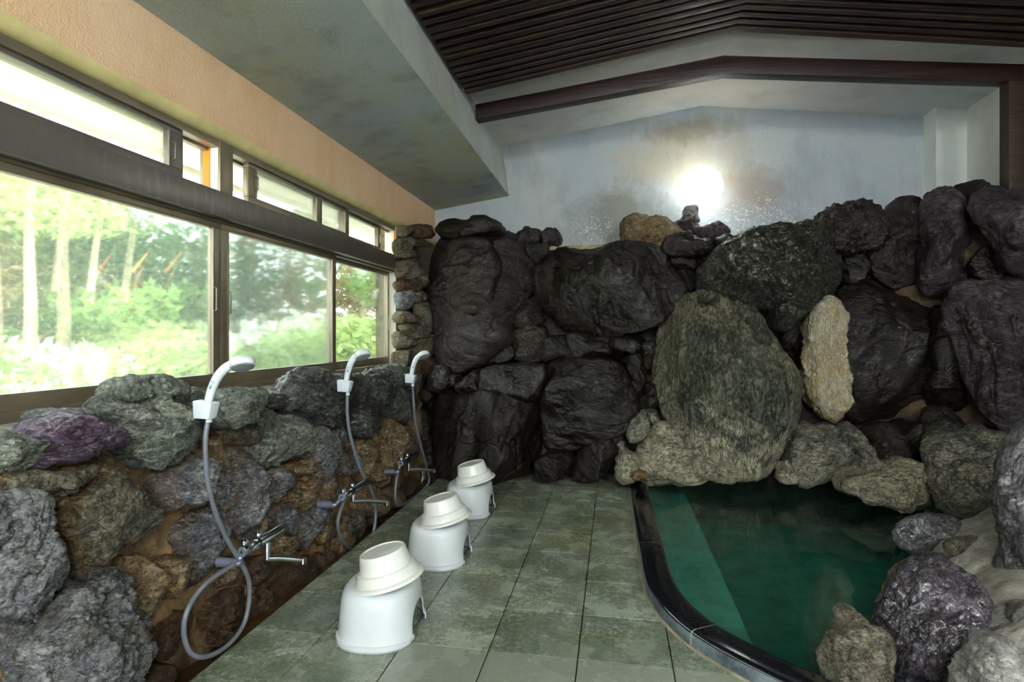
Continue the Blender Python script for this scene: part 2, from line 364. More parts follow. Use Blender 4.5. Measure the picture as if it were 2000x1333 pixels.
M['rk_left_dark'] = rock_mat('dark_olive_stone', [rgb(62, 60, 50), rgb(104, 100, 84), rgb(152, 146, 130)], (.4, .7), 4, (rgb(96, 80, 52), .6), rim=(rgb(140, 98, 48), .45), bstr=.8, strata=(1, 1.6, 1.6))
M['rk_left_brown'] = rock_mat('dark_rusty_stone', [rgb(48, 40, 32), rgb(94, 74, 56), rgb(136, 114, 92)], (.35, .6), 5, (rgb(110, 78, 48), .6), rim=(rgb(122, 84, 48), .5), bstr=.8)
M['rk_top'] = rock_mat('mossy_grey_stone', [rgb(88, 96, 88), rgb(144, 150, 136), rgb(190, 192, 176)], (.6, .9), 4.5, (rgb(88, 90, 96), .5), bstr=.9, crack=.35, fine=1.5)
M['rk_cap'] = rock_mat('dark_wet_cap_stone', [rgb(38, 38, 40), rgb(80, 82, 80), rgb(160, 162, 150)], (.35, .7), 5, (rgb(56, 48, 56), .7), bstr=1.0, crack=.8, coat=.2)
M['rk_violet'] = rock_mat('violet_stone', [rgb(70, 48, 72), rgb(112, 86, 116), rgb(150, 128, 156)], (.4, .7), 4.5, (rgb(56, 40, 50), .8), vein=rgb(210, 180, 170), bstr=.9)
M['rk_crust'] = rock_mat('pale_crusted_stone', [rgb(90, 92, 100), rgb(172, 172, 178), rgb(226, 224, 222)], (.5, .8), 5, (rgb(106, 100, 76), .7), bstr=1.3, crack=1.2, fine=2)
M['rk_gloss'] = rock_mat('glossy_violet_boulder', [rgb(52, 43, 48), rgb(100, 86, 98), rgb(166, 156, 170)], (.14, .35), 5, (rgb(70, 56, 66), .6), vein=rgb(170, 170, 180), bstr=1.0, coat=.7, strata=(1.6, 1.6, .8))
t = NT('water_bead'); t.t.nodes.remove(t.b); tr = t.n('ShaderNodeBsdfTransparent'); gl = t.n('ShaderNodeBsdfGlossy'); gl.inputs['Roughness'].default_value = .04; fr = t.n('ShaderNodeFresnel'); fr.inputs[0].default_value = 1.45
mx = t.n('ShaderNodeMixShader'); t.l(fr.outputs[0], mx.inputs[0]); t.l(tr.outputs[0], mx.inputs[1]); t.l(gl.outputs[0], mx.inputs[2]); t.l(mx.outputs[0], t.out.inputs[0]); M['bead'] = t.m
M['rk_gloss_pale'] = rock_mat('glossy_grey_violet_rock', [rgb(104, 100, 106), rgb(166, 162, 170), rgb(220, 218, 224)], (.2, .45), 5, (rgb(90, 84, 92), .7), vein=rgb(210, 206, 206), bstr=1.0, coat=.5, strata=(2.4, 2.4, .7))
M['rk_pale'] = rock_mat('pale_cement_boulder', [rgb(134, 134, 136), rgb(190, 186, 178), rgb(226, 220, 206)], (.4, .7), 5, (rgb(104, 96, 100), .7), bstr=.7, coat=.2, dirt=.5)
M['rk_flake'] = rock_mat('flaky_tan_rock', [rgb(96, 86, 72), rgb(196, 182, 154), rgb(240, 230, 206)], (.5, .8), 8, (rgb(60, 58, 54), .8), bstr=1.2, strata=(1, 1, 4), crack=1.0)
M['rk_jamb'] = rock_mat('jamb_stone', [rgb(70, 68, 54), rgb(120, 114, 94), rgb(184, 180, 160)], (.35, .7), 8, (rgb(92, 62, 48), .7), rim=(rgb(150, 132, 96), .6), bstr=1.0)
M['sticker'] = flat('yellow_lichen', rgb(206, 160, 34), .8)
# mortar
def mortar(name, cols, bstr=.7, rough=.7, scale=3):
    t = NT(name); v = t.coords('Object'); n = t.noise(v, scale, 7, .65, .8); n2 = t.noise(v, scale * 5, 6, .7)
    k = len(cols); c = t.ramp(n, [(.3 + .4 * i / (k - 1), q) for i, q in enumerate(cols)])
    c = t.mix(t.ramp(n2, [(.35, .5), (.6, 0)]), c, tuple(x * .4 for x in cols[0][:3]) + (1,))
    t.set(Base_Color=c, Roughness=rough, Normal=t.bump(n2, bstr, .02)); return t.m
M['mortar_left'] = mortar('rust_stained_mortar', [rgb(64, 54, 40), rgb(106, 86, 60), rgb(150, 118, 84), rgb(178, 152, 122)], scale=2.4)
M['mortar_back'] = mortar('dark_mortar', [rgb(34, 28, 24), rgb(58, 48, 38), rgb(110, 88, 58)])
M['mortar_lime'] = mortar('lime_mortar', [rgb(110, 106, 92), rgb(158, 148, 122), rgb(186, 174, 144)])
M['mortar_bank'] = mortar('pale_cement', [rgb(170, 164, 152), rgb(208, 202, 190), rgb(228, 226, 224)], scale=4, rough=.5)
M['mortar_jamb'] = mortar('jamb_mortar', [rgb(80, 72, 54), rgb(120, 108, 80), rgb(160, 146, 112)], scale=6)
M['sill'] = mortar('weathered_cement_sill', [rgb(150, 150, 140), rgb(186, 186, 176), rgb(206, 206, 198)], .3, .8)
M['gutter'] = mortar('rusty_wet_gutter', [rgb(40, 28, 18), rgb(84, 58, 36), rgb(112, 84, 56)], .3, .3)
# floor tiles: wet green stone, wear and lime in blotches
def tile_mat():
    t = NT('wet_green_stone_tile'); v = t.coords('Object')
    a = t.n('ShaderNodeAttribute', attribute_name='tint')
    big = t.noise(v, 1.7, 6, .6, .2); mid = t.noise(v, 7, 6, .6, 0); fin = t.noise(v, 110, 4, .8)
    c = t.ramp(big, [(.32, rgb(124, 132, 106)), (.5, rgb(150, 160, 138)), (.66, rgb(174, 184, 168))])
    spk = t.noise(v, 48, 6, .8, 0)
    c = t.mix(t.ramp(t.math('ADD', t.math('MULTIPLY', mid, .5), t.math('MULTIPLY', spk, .5)), [(.42, .65), (.56, 0)]), c, rgb(66, 76, 52))
    c = t.mix(t.math('MULTIPLY', t.ramp(t.noise(v, 2.3, 4, .6), [(.5, 0), (.68, .6)]), 1.0), c, rgb(130, 128, 66))
    lime = t.math('MULTIPLY', t.ramp(t.noise(v, 4.5, 5, .6, 0), [(.4, 0), (.62, 1)]), t.ramp(t.math('ADD', t.math('MULTIPLY', spk, .6), t.math('MULTIPLY', fin, .4)), [(.5, 0), (.56, 1)]))
    c = t.mix(t.math('MULTIPLY', lime, .8), c, rgb(206, 214, 204))
    c = t.mix(t.ramp(a.outputs['Fac'], [(0, 0), (1, .5)]), c, rgb(84, 94, 84))
    pale = t.ramp(a.outputs['Fac'], [(.99, 0), (1, .8)])
    c = t.mix(pale, c, rgb(150, 156, 142))
    t.set(Base_Color=c, Roughness=t.ramp(mid, [(.36, .07), (.5, .2), (.68, .5)]), Normal=t.bump(fin, .25, .003, t.bump(mid, .2, .006)))
    t.b.inputs['Specular IOR Level'].default_value = .6
    return t.m
M['tile'] = tile_mat()
M['grout'] = mortar('dark_grout', [rgb(40, 42, 34), rgb(58, 56, 42), rgb(120, 78, 34)], .3)
# polished dark curb with standing drops
t = NT('wet_polished_granite'); v = t.coords('Object'); fin = t.noise(v, 130, 3, .8)
vo = t.n('ShaderNodeTexVoronoi', feature='SMOOTH_F1'); vo.inputs['Scale'].default_value = 62; wvn = t.n('ShaderNodeTexNoise'); wvn.inputs['Scale'].default_value = 22
t.l(v, wvn.inputs['Vector']); wm = t.n('ShaderNodeMix', data_type='VECTOR'); wm.inputs[0].default_value = .05; t.l(v, wm.inputs[4]); t.l(wvn.outputs[1], wm.inputs[5]); t.l(wm.outputs[1], vo.inputs['Vector'])
drop = t.ramp(vo.outputs[0], [(.22, 1), (.5, 0)], 'EASE'); patch = t.ramp(t.noise(v, 4, 2), [(.35, 0), (.5, 1)])
t.set(Base_Color=t.mix(t.ramp(fin, [(.5, 0), (.8, .5)]), rgb(20, 22, 28), rgb(60, 64, 74)), Roughness=.12, Normal=t.bump(fin, .04, .001)); M['granite'] = t.m
t = NT('worn_granite_side'); v = t.coords('Object'); fin = t.noise(v, 300, 4, .85); pt = t.noise(v, 9, 6, .7)
t.set(Base_Color=t.mix(t.math('MULTIPLY', t.ramp(fin, [(.3, .2), (.7, 1)]), t.ramp(pt, [(.35, 0), (.65, .9)])), rgb(34, 42, 50), rgb(150, 164, 168)), Roughness=.4); M['granite_side'] = t.m
M['joint'] = flat('pale_joint_mortar', rgb(190, 184, 164), .8, bump=.5)
# pool
t = NT('green_pool_tile'); v = t.coords('Object'); br = t.n('ShaderNodeTexBrick'); br.offset = 0; br.inputs['Scale'].default_value = 1
for k_, v_ in (('Brick Width', .3), ('Row Height', .3), ('Mortar Size', .005)): br.inputs[k_].default_value = v_
br.inputs['Color1'].default_value = rgb(90, 146, 130); br.inputs['Color2'].default_value = rgb(82, 136, 122); br.inputs['Mortar'].default_value = rgb(98, 150, 146)
t.l(v, br.inputs['Vector']); t.set(Base_Color=t.mix(t.ramp(t.noise(v, 9, 4), [(.45, 0), (.75, .6)]), br.outputs[0], rgb(52, 80, 68)), Roughness=.6); M['pool_tile'] = t.m
t = NT('pool_water'); t.t.nodes.remove(t.b)
tr = t.n('ShaderNodeBsdfTransparent'); tr.inputs[0].default_value = (.86, .97, .94, 1); gl = t.n('ShaderNodeBsdfGlossy'); gl.inputs['Roughness'].default_value = .03
fr = t.n('ShaderNodeFresnel'); fr.inputs[0].default_value = 1.33; bp = t.bump(t.noise(t.coords('Object'), 5, 2), .05, .01); t.l(bp, gl.inputs['Normal']); t.l(bp, fr.inputs['Normal'])
gb = t.n('ShaderNodeNewGeometry'); ff = t.math('MULTIPLY', fr.outputs[0], t.math('SUBTRACT', 1.0, gb.outputs['Backfacing'])); mx = t.n('ShaderNodeMixShader'); t.l(ff, mx.inputs[0]); t.l(tr.outputs[0], mx.inputs[1]); t.l(gl.outputs[0], mx.inputs[2]); t.l(mx.outputs[0], t.out.inputs[0])
ab = t.n('ShaderNodeVolumeAbsorption'); ab.inputs[0].default_value = (.34, .74, .68, 1); ab.inputs['Density'].default_value = 1.15; t.l(ab.outputs[0], t.out.inputs['Volume']); M['water'] = t.m
# garden
def leaf(name, a, b):
    t = NT(name); t.t.nodes.remove(t.b); v = t.coords('Object'); n = t.noise(v, 3.2, 4, .7)
    c = t.mix(t.ramp(n, [(.35, 0), (.65, 1)]), a, b); d = t.n('ShaderNodeBsdfDiffuse'); tl = t.n('ShaderNodeBsdfTranslucent'); t.l(c, d.inputs[0]); t.l(c, tl.inputs[0])
    m = t.n('ShaderNodeMixShader'); m.inputs[0].default_value = .45; t.l(d.outputs[0], m.inputs[1]); t.l(tl.outputs[0], m.inputs[2]); t.l(m.outputs[0], t.out.inputs[0]); return t.m
M['leaf_dark'] = leaf('dark_leaves', rgb(50, 76, 52), rgb(88, 116, 78)); M['leaf_mid'] = leaf('green_leaves', rgb(92, 124, 66), rgb(146, 172, 104)); M['leaf_light'] = leaf('light_leaves', rgb(132, 156, 88), rgb(184, 198, 138))
M['leaf_pale'] = leaf('pale_leaves', rgb(190, 200, 180), rgb(240, 240, 236)); M['leaf_brown'] = leaf('russet_leaves', rgb(120, 104, 70), rgb(160, 146, 104))
M['bark_dark'] = flat('dark_bark', rgb(96, 84, 64), .9, bump=.5)
M['bark_pale'] = flat('pale_bark', rgb(190, 172, 140), .9, bump=.5); M['bark'] = flat('russet_bark', rgb(176, 112, 52), .9, bump=.6)
M['ground'] = mortar('garden_ground', [rgb(76, 84, 46), rgb(122, 120, 84), rgb(156, 150, 120)], .3, .9, 1.5)
M['bounce_paving'] = mortar('pale_bounce_paving', [rgb(190, 188, 176), rgb(214, 212, 202), rgb(226, 224, 216)], .2, .9)
M['hill'] = mortar('wooded_hillside', [rgb(34, 48, 30), rgb(70, 78, 48), rgb(98, 90, 62)], .3, .9, 1.2)
# ================================================================= the setting
XW, YP, XR, YF = -1.6, 5.044, 2.6, -2.3     # window plane, back plaster wall, right wall, wall behind the camera
XT = -1.27                                  # left edge of the tiles
RX, RZ = 0.705, 2.971                       # ridge of the plaster ceiling
CL = (-1.008, 2.711); CR = (XR, 2.748)
def st(mb, name, m, **k): return mb.build(name, m, kind='structure', **k)
# ceiling: two sloping slabs, and the dropped soffit along the window side
mb = MB(); mb.prism([(CL[0]-.3, YF, CL[1]-.046), (RX, YF, RZ), (XR+.3, YF, CR[1]-.035), (XR+.3, YF, RZ+.3), (CL[0]-.3, YF, RZ+.3)], (0, YP+.2-YF, 0)); st(mb, 'ceiling', M['plaster_ceiling'])
SO = (-0.916, 2.284)                        # lower right edge of the soffit
mb = MB(); mb.prism([(XW-.25, YF, 2.181-.03), (XW, YF, 2.181), SO[:1]+(YF,)+SO[1:], (CL[0]+.02, YF, CL[1]+.03), (XW-.25, YF, CL[1]+.1)], (0, YP-YF, 0))
o = st(mb, 'ceiling', M['plaster_soffit']); o.data.materials.append(M['plaster_beam'])
for p in o.data.polygons:
    if p.normal.x > .6: p.material_index = 1
# walls
mb = MB(); mb.box((XW-.3, YP, -.1), (XR+.3, YP+.2, RZ+.3)); st(mb, 'wall_back', M['plaster_back'])
mb = MB(); mb.box((XR, YF, -1), (XR+.2, YP+.1, RZ+.2)); st(mb, 'wall_right', M['plaster_right'])
mb = MB(); mb.box((XW-.3, YF-.2, -.1), (-1.1, YF, RZ+.3)); mb.box((2.3, YF-.2, -.1), (XR+.2, YF, RZ+.3)); mb.box((-1.1, YF-.2, 2.1), (2.3, YF, RZ+.3)); mb.box((-1.1, YF-.2, -.1), (2.3, YF, 1.1)); st(mb, 'wall_front', M['plaster_right'])  # wall behind the camera, with an opening added to let in front fill
mb = MB(); mb.box((2.391, 4.86, 0), (2.61, YP+.02, 2.79)); st(mb, 'trim_1', M['plaster_right'])   # plaster pier in the corner
FT, BT, BB, SB = 1.867, 1.643, 1.536, .81
# peach lintel wall with a rounded lower edge, set a little forward of the frame
prof = [(XW, 2.3), (XW, FT+.062)] + [(XW-.05+.05*math.cos(a), FT+.062-.06*math.sin(a)) for a in (.3, .6, .9, 1.2, 1.57)] + [(XW-.2, FT+.001), (XW-.2, 2.3)]
mb = MB(); mb.prism([(x, YF, z) for x, z in prof], (0, YP-YF, 0)); o = st(mb, 'wall_left', M['plaster_peach'], smooth=True); o.data.materials.append(M['lintel_edge'])
for p in o.data.polygons:
    if p.normal.x > -.1 and p.normal.z < -.25: p.material_index = 1
Y1 = yw(775)
mb = MB(); mb.box((XW-.2, Y1, -.1), (XW-.02, YP, FT+.01)); st(mb, 'wall_left', M['mortar_jamb'])
mb = MB(); mb.box((XW-.2, YF, -.1), (XW+.02, Y1, SB-.03)); st(mb, 'wall_left', M['mortar_left'])
# window frame: heads, rail, sill, posts
XI = XW - .03                                # the frame sits a little back from the lintel face
def frame_piece(a, b, m='bronze', bev=.003, name='trim_2'): mb = MB(); mb.box(a, b); return st(mb, name, M[m], bevel=bev)
fr = empty('window_1'); fr['kind'] = 'structure'
def fp(name, a, b, m='bronze', bev=.003, parent=None): mb = MB(); mb.box(a, b); return mb.build(name, M[m], parent or fr, bevel=bev)
fp('frame_head', (XI-.09, YF, FT-.03), (XI, Y1, FT))
fp('frame_track', (XI-.075, YF, FT-.042), (XI-.05, Y1, FT-.029))
fp('frame_rail', (XI-.09, YF, BB), (XI+.035, Y1, BT), 'bronze_drip')
fp('frame_rail', (XI-.08, YF, BB-.012), (XI-.004, Y1, BB+.01))
fp('frame_sill', (XI-.1, YF, SB), (XI+.012, Y1, SB+.03))
fp('frame_post', (XI-.085, Y1-.03, SB), (XI+.004, Y1, FT), 'cream')
fp('frame_post', (XI-.09, yw(428)-.0, BT), (XI+.006, yw(453), FT))
fp('frame_reveal', (XI-.04, yw(427), BT), (XI-.004, yw(429), FT-.03), 'cream')
fp('frame_reveal', (XI-.075, yw(427), BT-.002), (XI-.042, yw(430), FT-.03), 'orange')
fp('frame_reveal', (XI-.012, Y1-.034, BT), (XI+.002, Y1-.008, FT-.03), 'orange')
wi = [1]
def sash(y0, y1, z0, z1, depth, gm, stile=.045, railb=.05, railt=.03, drip=False, handle=None):
    """sliding sash between y0..y1, with its pane and pull"""
    wi[0] += 1; r = empty('window_%d' % wi[0]); r['kind'] = 'structure'
    x0, x1 = XI - depth - .028, XI - depth; mb = MB()
    mb.box((x0, y0, z0), (x1, y1, z0+railb)); mb.box((x0, y0, z1-railt), (x1, y1, z1))
    mb.box((x0, y0, z0+railb), (x1, y0+stile, z1-railt)); mb.box((x0, y1-stile, z0+railb), (x1, y1, z1-railt))
    mb.build('sash_frame', M['bronze_drip' if drip else 'bronze'], r, bevel=.002)
    for yy in (y0 + stile, y1 - stile): MB().box((x1-.004, yy-.003, z0+railb), (x1+.002, yy+.003, z1-railt)).build('glazing_bead', M['steel'], r)
    MB().box((x0+.011, y0+stile-.004, z0+railb-.004), (x0+.016, y1-stile+.004, z1-railt+.004)).build('pane', M[gm], r)
    if handle:
        hz, side = handle; yy = (y0 + stile*.5 + .022) if side < 0 else (y1 - stile*.5 - .02); hh = .034 if z1-z0 < .3 else .05
        MB().tube([(x1-.002, yy, hz-hh), (x1+.013, yy, hz-hh+.004), (x1+.013, yy, hz+hh-.004), (x1-.002, yy, hz+hh)], .0035, 8).build('pull_handle', M['steel'], r, smooth=True)
    return r
zl0, zl1 = SB+.028, BB-.008
sash(yw(0)-.35, yw(436), zl0, zl1, .012, 'glass_misty', handle=(1.2, 1))
sash(yw(437), yw(660), zl0, zl1, .012, 'glass_fog', handle=(1.19, -1))
sash(yw(645, XI-.05), Y1-.03, zl0, zl1, .048, 'glass_clear', stile=.035, handle=(1.14, 1))
sash(-.55, yw(0)-.31, zl0, zl1, .048, 'glass_misty'); sash(YF, -.5, zl0, zl1, .012, 'glass_misty')
zu0, zu1 = BT-.006, FT-.028
sash(yw(0)-.5, yw(363), zu0, zu1, .012, 'glass_top', stile=.07, railb=.05, railt=.018, drip=True, handle=(1.745, 1))
sash(yw(490), yw(633), zu0, zu1, .012, 'glass_top', stile=.06, railb=.05, railt=.018, handle=(1.755, -1))
sash(yw(625), yw(687), zu0, zu1, .018, 'glass_top', stile=.05, railb=.05, railt=.018)
sash(yw(680), yw(755), zu0, zu1, .045, 'glass_top', stile=.05, railb=.05, railt=.018, handle=(1.745, 1))
sash(YF, yw(0)-.52, zu0, zu1, .045, 'glass_top', stile=.06)
# sill bed behind the capping stones
def ngrid(P, amp, scale, n, seed=0, o=4):
    q = P.reshape(-1, 3); d = fbm(q * scale + seed, o) * amp; return (q + d[:, None] * np.array(n)).reshape(P.shape)
def lin(a, b, n): return np.linspace(a, b, n)
def sheet(p00, p10, p01, p11, na, nb):
    s = lin(0, 1, na)[:, None, None]; t_ = lin(0, 1, nb)[None, :, None]
    p00, p10, p01, p11 = map(np.array, (p00, p10, p01, p11))
    return (1-s)*(1-t_)*p00 + s*(1-t_)*p10 + (1-s)*t_*p01 + s*t_*p11
P = np.concatenate([sheet((XI+.005, YF, SB-.0), (XI+.005, 4.2, SB-.0), (-1.45, YF, SB-.012), (-1.45, 4.2, SB-.012), 400, 14),
                    sheet((-1.455, YF, SB-.04), (-1.455, 4.2, SB-.04), (-1.43, YF, -.10), (-1.43, 4.2, -.10), 400, 60)], 1)
P[:, 14:] = ngrid(P[:, 14:], .03, 7, (1, 0, 0)); P[:, :14] = ngrid(P[:, :14], .004, 9, (0, 0, 1))
o = grid_obj('mortar_bed_left', P, M['mortar_left'], kind='structure'); o.data.materials.append(M['sill'])  # mortar bed of the low left wall, with the sill on top
mi = np.array([1 if p.normal.z > .7 else 0 for p in o.data.polygons], dtype=np.int32); o.data.polygons.foreach_set('material_index', mi)
# gutter
P = sheet((XT+.002, YF, -.06), (XT+.002, 4.4, -.06), (-1.45, YF, -.075), (-1.45, 4.4, -.075), 300, 12)
grid_obj('floor', ngrid(P, .008, 12, (0, 0, 1)), M['gutter'], kind='structure')
# ---------------------------------------------------------------- curb, tiles and pool
co = [(.100, 4.35), (.105, 4.05), (.108, 3.6), (.112, 3.1), (.118, 2.8), (.122, 2.55), (.135, 2.36), (.168, 2.215), (.204, 2.115), (.254, 2.02), (.325, 1.928), (.42, 1.83), (.55, 1.715), (.72, 1.58), (.95, 1.42), (1.25, 1.24), (1.7, 1.0)]
def dense(pts, n=8):
    out = []; P = [np.array(p, float) for p in pts]
    for i in range(len(P) - 1):
        a, b, c, d = P[max(i-1, 0)], P[i], P[i+1], P[min(i+2, len(P)-1)]
        for k in range(n):
            u = k / n; out.append(.5*((2*b) + (-a+c)*u + (2*a-5*b+4*c-d)*u*u + (-a+3*b-3*c+d)*u**3))
    out.append(P[-1]); return np.array(out)
CO = dense(co); T_ = np.gradient(CO, axis=0); T_ /= np.linalg.norm(T_, axis=1)[:, None]; N_ = np.stack([-T_[:, 1], T_[:, 0]], 1)   # towards the pool
CI = CO + N_ * .112
def gx(y): return float(np.interp(y, CO[::-1, 1], CO[::-1, 0])) + .02
mbt = MB(); tints = []
TY0, PIT = 1.882 - .303 * 14, .303
colx = [-1.27 , -1.005, -.708, -.412, -.117, .182, .48, .78, 1.08, 1.38, 1.68, 1.98, 2.28, 2.58]
rr = random.Random(3)
for j in range(0, 24):
    y0, y1 = TY0 + j * PIT, TY0 + (j + 1) * PIT
    for i in range(len(colx) - 1):
        x0, x1 = colx[i], colx[i+1]; g = .0022; n = 6; base = len(mbt.f); ti = rr.random() * .8
        if abs(y1 - 1.882) < .01 and i >= 2: ti = 1.0
        for k in range(n):
            a, b = y0 + g + (PIT - 2*g) * k / n, y0 + g + (PIT - 2*g) * (k+1) / n
            if b > 4.6: continue
            xa, xb = min(x1 - g, gx(a) if a > .9 else 9), min(x1 - g, gx(b) if b > .9 else 9)
            if xa <= x0 + .01 or xb <= x0 + .01: continue
            mbt.add([(x0+g, a, 0), (xa, a, 0), (xb, b, 0), (x0+g, b, 0), (x0+g, a, -.02), (xa, a, -.02), (xb, b, -.02), (x0+g, b, -.02)], [(0, 1, 2, 3), (0, 3, 7, 4), (1, 5, 6, 2), (0, 4, 5, 1), (3, 2, 6, 7)])
        tints += [ti] * (len(mbt.v) - len(tints))
me = mbt.mesh('floor'); at = me.attributes.new('tint', 'FLOAT', 'POINT'); at.data.foreach_set('value', tints)
o = link('floor', me, M['tile']); o['kind'] = 'structure'
# grout bed under the tiles, stopping at the curb
mb = MB(); ys = list(np.linspace(YF, 4.6, 70))
for a, b in zip(ys[:-1], ys[1:]):
    ga, gb = (gx(a) + .03 if a > .9 else XR), (gx(b) + .03 if b > .9 else XR)
    mb.add([(XT, a, -.006), (min(ga, XR), a, -.006), (min(gb, XR), b, -.006), (XT, b, -.006)], [(0, 1, 2, 3)])
mb.box((XT-.004, YF, -.1), (XT, 4.5, -.004)); st(mb, 'floor', M['grout'])
# curb stones with mortar joints
curb = empty('pool_curb', (.2, 2.4, 0)); tag(curb, 'low curved curb of polished dark granite with water drops round the pool', 'curb')
def arclen(): d = np.linalg.norm(np.diff(CO, axis=0), axis=1); return np.concatenate([[0], np.cumsum(d)])
AL = arclen()
def cut_at(y): return float(np.interp(-y, -CO[:, 1], AL))
cuts = [0, cut_at(3.478), cut_at(2.843), cut_at(2.02), cut_at(2.02) + 1.0, AL[-1]]
def curbseg(s0, s1, gap, H0, mat, grow=0.0, name='curb_stone'):
    n = max(2, int((s1-s0)/.03)); ss = lin(s0+gap, s1-gap, n); prof = [(-.004, -.03), (0, .046), (.006, .054), (.018, .057), (.096, .057), (.108, .054), (.112, .046), (.112, -.12)]
    P = np.zeros((n, len(prof), 3))
    for i, s in enumerate(ss):
        c = np.array([np.interp(s, AL, CO[:, 0]), np.interp(s, AL, CO[:, 1])]); nn = np.array([np.interp(s, AL, N_[:, 0]), np.interp(s, AL, N_[:, 1])])
        for j, (d, z) in enumerate(prof):
            dd = d + (grow if d > .05 else -grow); q = c + nn * dd; P[i, j] = (q[0], q[1], z + H0)
    P -= np.array([.2, 2.4, 0])
    o = grid_obj(name, P, mat, curb)
    bm = bmesh.new(); bm.from_mesh(o.data); bmesh.ops.holes_fill(bm, edges=[e for e in bm.edges if e.is_boundary], sides=0); bmesh.ops.recalc_face_normals(bm, faces=bm.faces); bm.to_mesh(o.data); bm.free()
    return o
for a, b in zip(cuts[:-1], cuts[1:]):
    o = curbseg(a, b, .002, 0, M['granite']); o.data.materials.append(M['granite_side'])
    for p in o.data.polygons:
        if abs(p.normal.z) < .5 and p.center.z < .06: p.material_index = 1
    o.data.set_sharp_from_angle(angle=math.radians(50))
for c in cuts[1:-1]: curbseg(c-.004, c+.004, 0, -.001, M['joint'], .0, 'mortar_joint')
mb = MB(); pts = [(x - n[0]*.003, y - n[1]*.003, .001) for (x, y), n in zip(CO[::2], N_[::2])]; rs = [.0075 + .0015*math.sin(i*1.7) for i in range(len(pts))]
mb.tube([tuple(np.array(p) - np.array([.2, 2.4, 0])) for p in pts], rs, 6); mb.build('mortar_joint', M['mortar_lime'], curb, smooth=True)
# standing drops on the polished top
mb = MB(); rd = np.random.RandomState(5)
for i in range(900):
    s = rd.uniform(cut_at(3.1), AL[-1] - .3); dd = rd.uniform(.022, .094)
    if perlin(np.array([[s*6, dd*20, 3.3]]))[0] < -.12: continue
    c = np.array([np.interp(s, AL, CO[:, 0]) + dd*np.interp(s, AL, N_[:, 0]), np.interp(s, AL, CO[:, 1]) + dd*np.interp(s, AL, N_[:, 1])]) - np.array([.2, 2.4])
    r0 = rd.uniform(.0015, .0050) * (1.3 if rd.rand() < .2 else 1); ex, an = rd.uniform(1, 1.9), rd.uniform(0, 3.14); k = 9; V = []
    for (q, h) in ((1, 0), (.9, .30), (.6, .52), (.25, .6)):
        for j in range(k):
            a = 2*math.pi*j/k; x, y = ex*q*r0*math.cos(a), q*r0*math.sin(a); V.append((c[0] + x*math.cos(an) - y*math.sin(an), c[1] + x*math.sin(an) + y*math.cos(an), .0571 + h*min(r0, .003)))
    mb.add(V, [(u*k+j, u*k+(j+1) % k, (u+1)*k+(j+1) % k, (u+1)*k+j) for u in range(3) for j in range(k)] + [tuple(range(3*k, 4*k))])
mb.build('water_drops', M['bead'], curb, smooth=True, kind=None)['kind'] = 'stuff'
# pool basin: side wall, step, deep floor
WZ = .018
mb = MB(); n = len(CI)
for i in range(n - 1):
    a, b = CI[i], CI[i+1]; sa, sb = max(.505, a[0] + .06), max(.505, b[0] + .06)
    ea = np.array([max(.505, a[0]), a[1]]); eb = np.array([max(.505, b[0]), b[1]])
    mb.add([(a[0]-.002, a[1], .0), (b[0]-.002, b[1], .0), (b[0]-.002, b[1], -.35), (a[0]-.002, a[1], -.35)], [(0, 1, 2, 3)])
for y0, y1 in zip(ys[:-1], ys[1:]):
    if y0 < 1.0: continue
    f = lambda y: float(np.interp(y, CI[::-1, 1], CI[::-1, 0]))
    a, b = f(y0) - .002, f(y1) - .002; e0, e1 = max(.505, a + .2), max(.505, b + .2)
    mb.add([(a, y0, -.1), (e0, y0, -.1), (e1, y1, -.1), (b, y1, -.1), (e0, y0, -.32), (e1, y1, -.32)], [(0, 1, 2, 3), (1, 4, 5, 2)])
mb.add([(.3, 1.0, -.31), (2.58, 1.0, -.31), (2.58, 4.75, -.31), (.3, 4.75, -.31)], [(0, 1, 2, 3)])
o = st(mb, 'floor', M['pool_tile'])
# water body
mb = MB(); wp = [(float(x) - .004, float(y)) for x, y in CI if 1.05 < y < 4.34] ; ring = wp + [(2.5, wp[-1][1]), (2.5, 4.7), (wp[0][0], 4.7)]
nn_ = len(ring); mb.add([(x, y, WZ) for x, y in ring] + [(x, y, -.33) for x, y in ring], [tuple(range(nn_)), tuple(range(nn_, 2*nn_))[::-1]] + [(i, (i+1) % nn_, nn_+(i+1) % nn_, nn_+i) for i in range(nn_)])
o = mb.build('pool_water', M['water']); tag(o, 'clear dark green bath water filling the curved pool', 'water', kind='stuff')
# ---------------------------------------------------------------- mortar masses that hold the boulders
YB = 4.30
P = sheet((-1.65, YB+.12, -.3), (2.9, YB+.12, -.9), (-1.65, YB+.22, 1.75), (2.9, YB+.22, 1.75), 260, 110)
P[..., 1] += 0; zt = np.interp(P[..., 0], [-1.65, -.75, -.6, .9, 1.6, 2.0, 2.9], [1.78, 1.78, 1.60, 1.60, 1.75, 1.95, 1.98])
s_ = lin(0, 1, 110)[None, :]; P[..., 2] = -.9 + (zt + .9) * s_
fw = np.clip((P[..., 0] - 1.5) / 1.1, 0, 1) ** 1.2; P[..., 1] -= fw * .55
P = ngrid(P, .06, 3.2, (0, -1, 0), 3); top = P[:, -1:, :].copy(); tops = [top + np.array([0, k, .0]) for k in (.02, .2, .45, .8)]
P = np.concatenate([P] + tops, 1); grid_obj('mortar_bed_back', P, M['mortar_back'], kind='structure')  # mortar bed of the back boulder wall
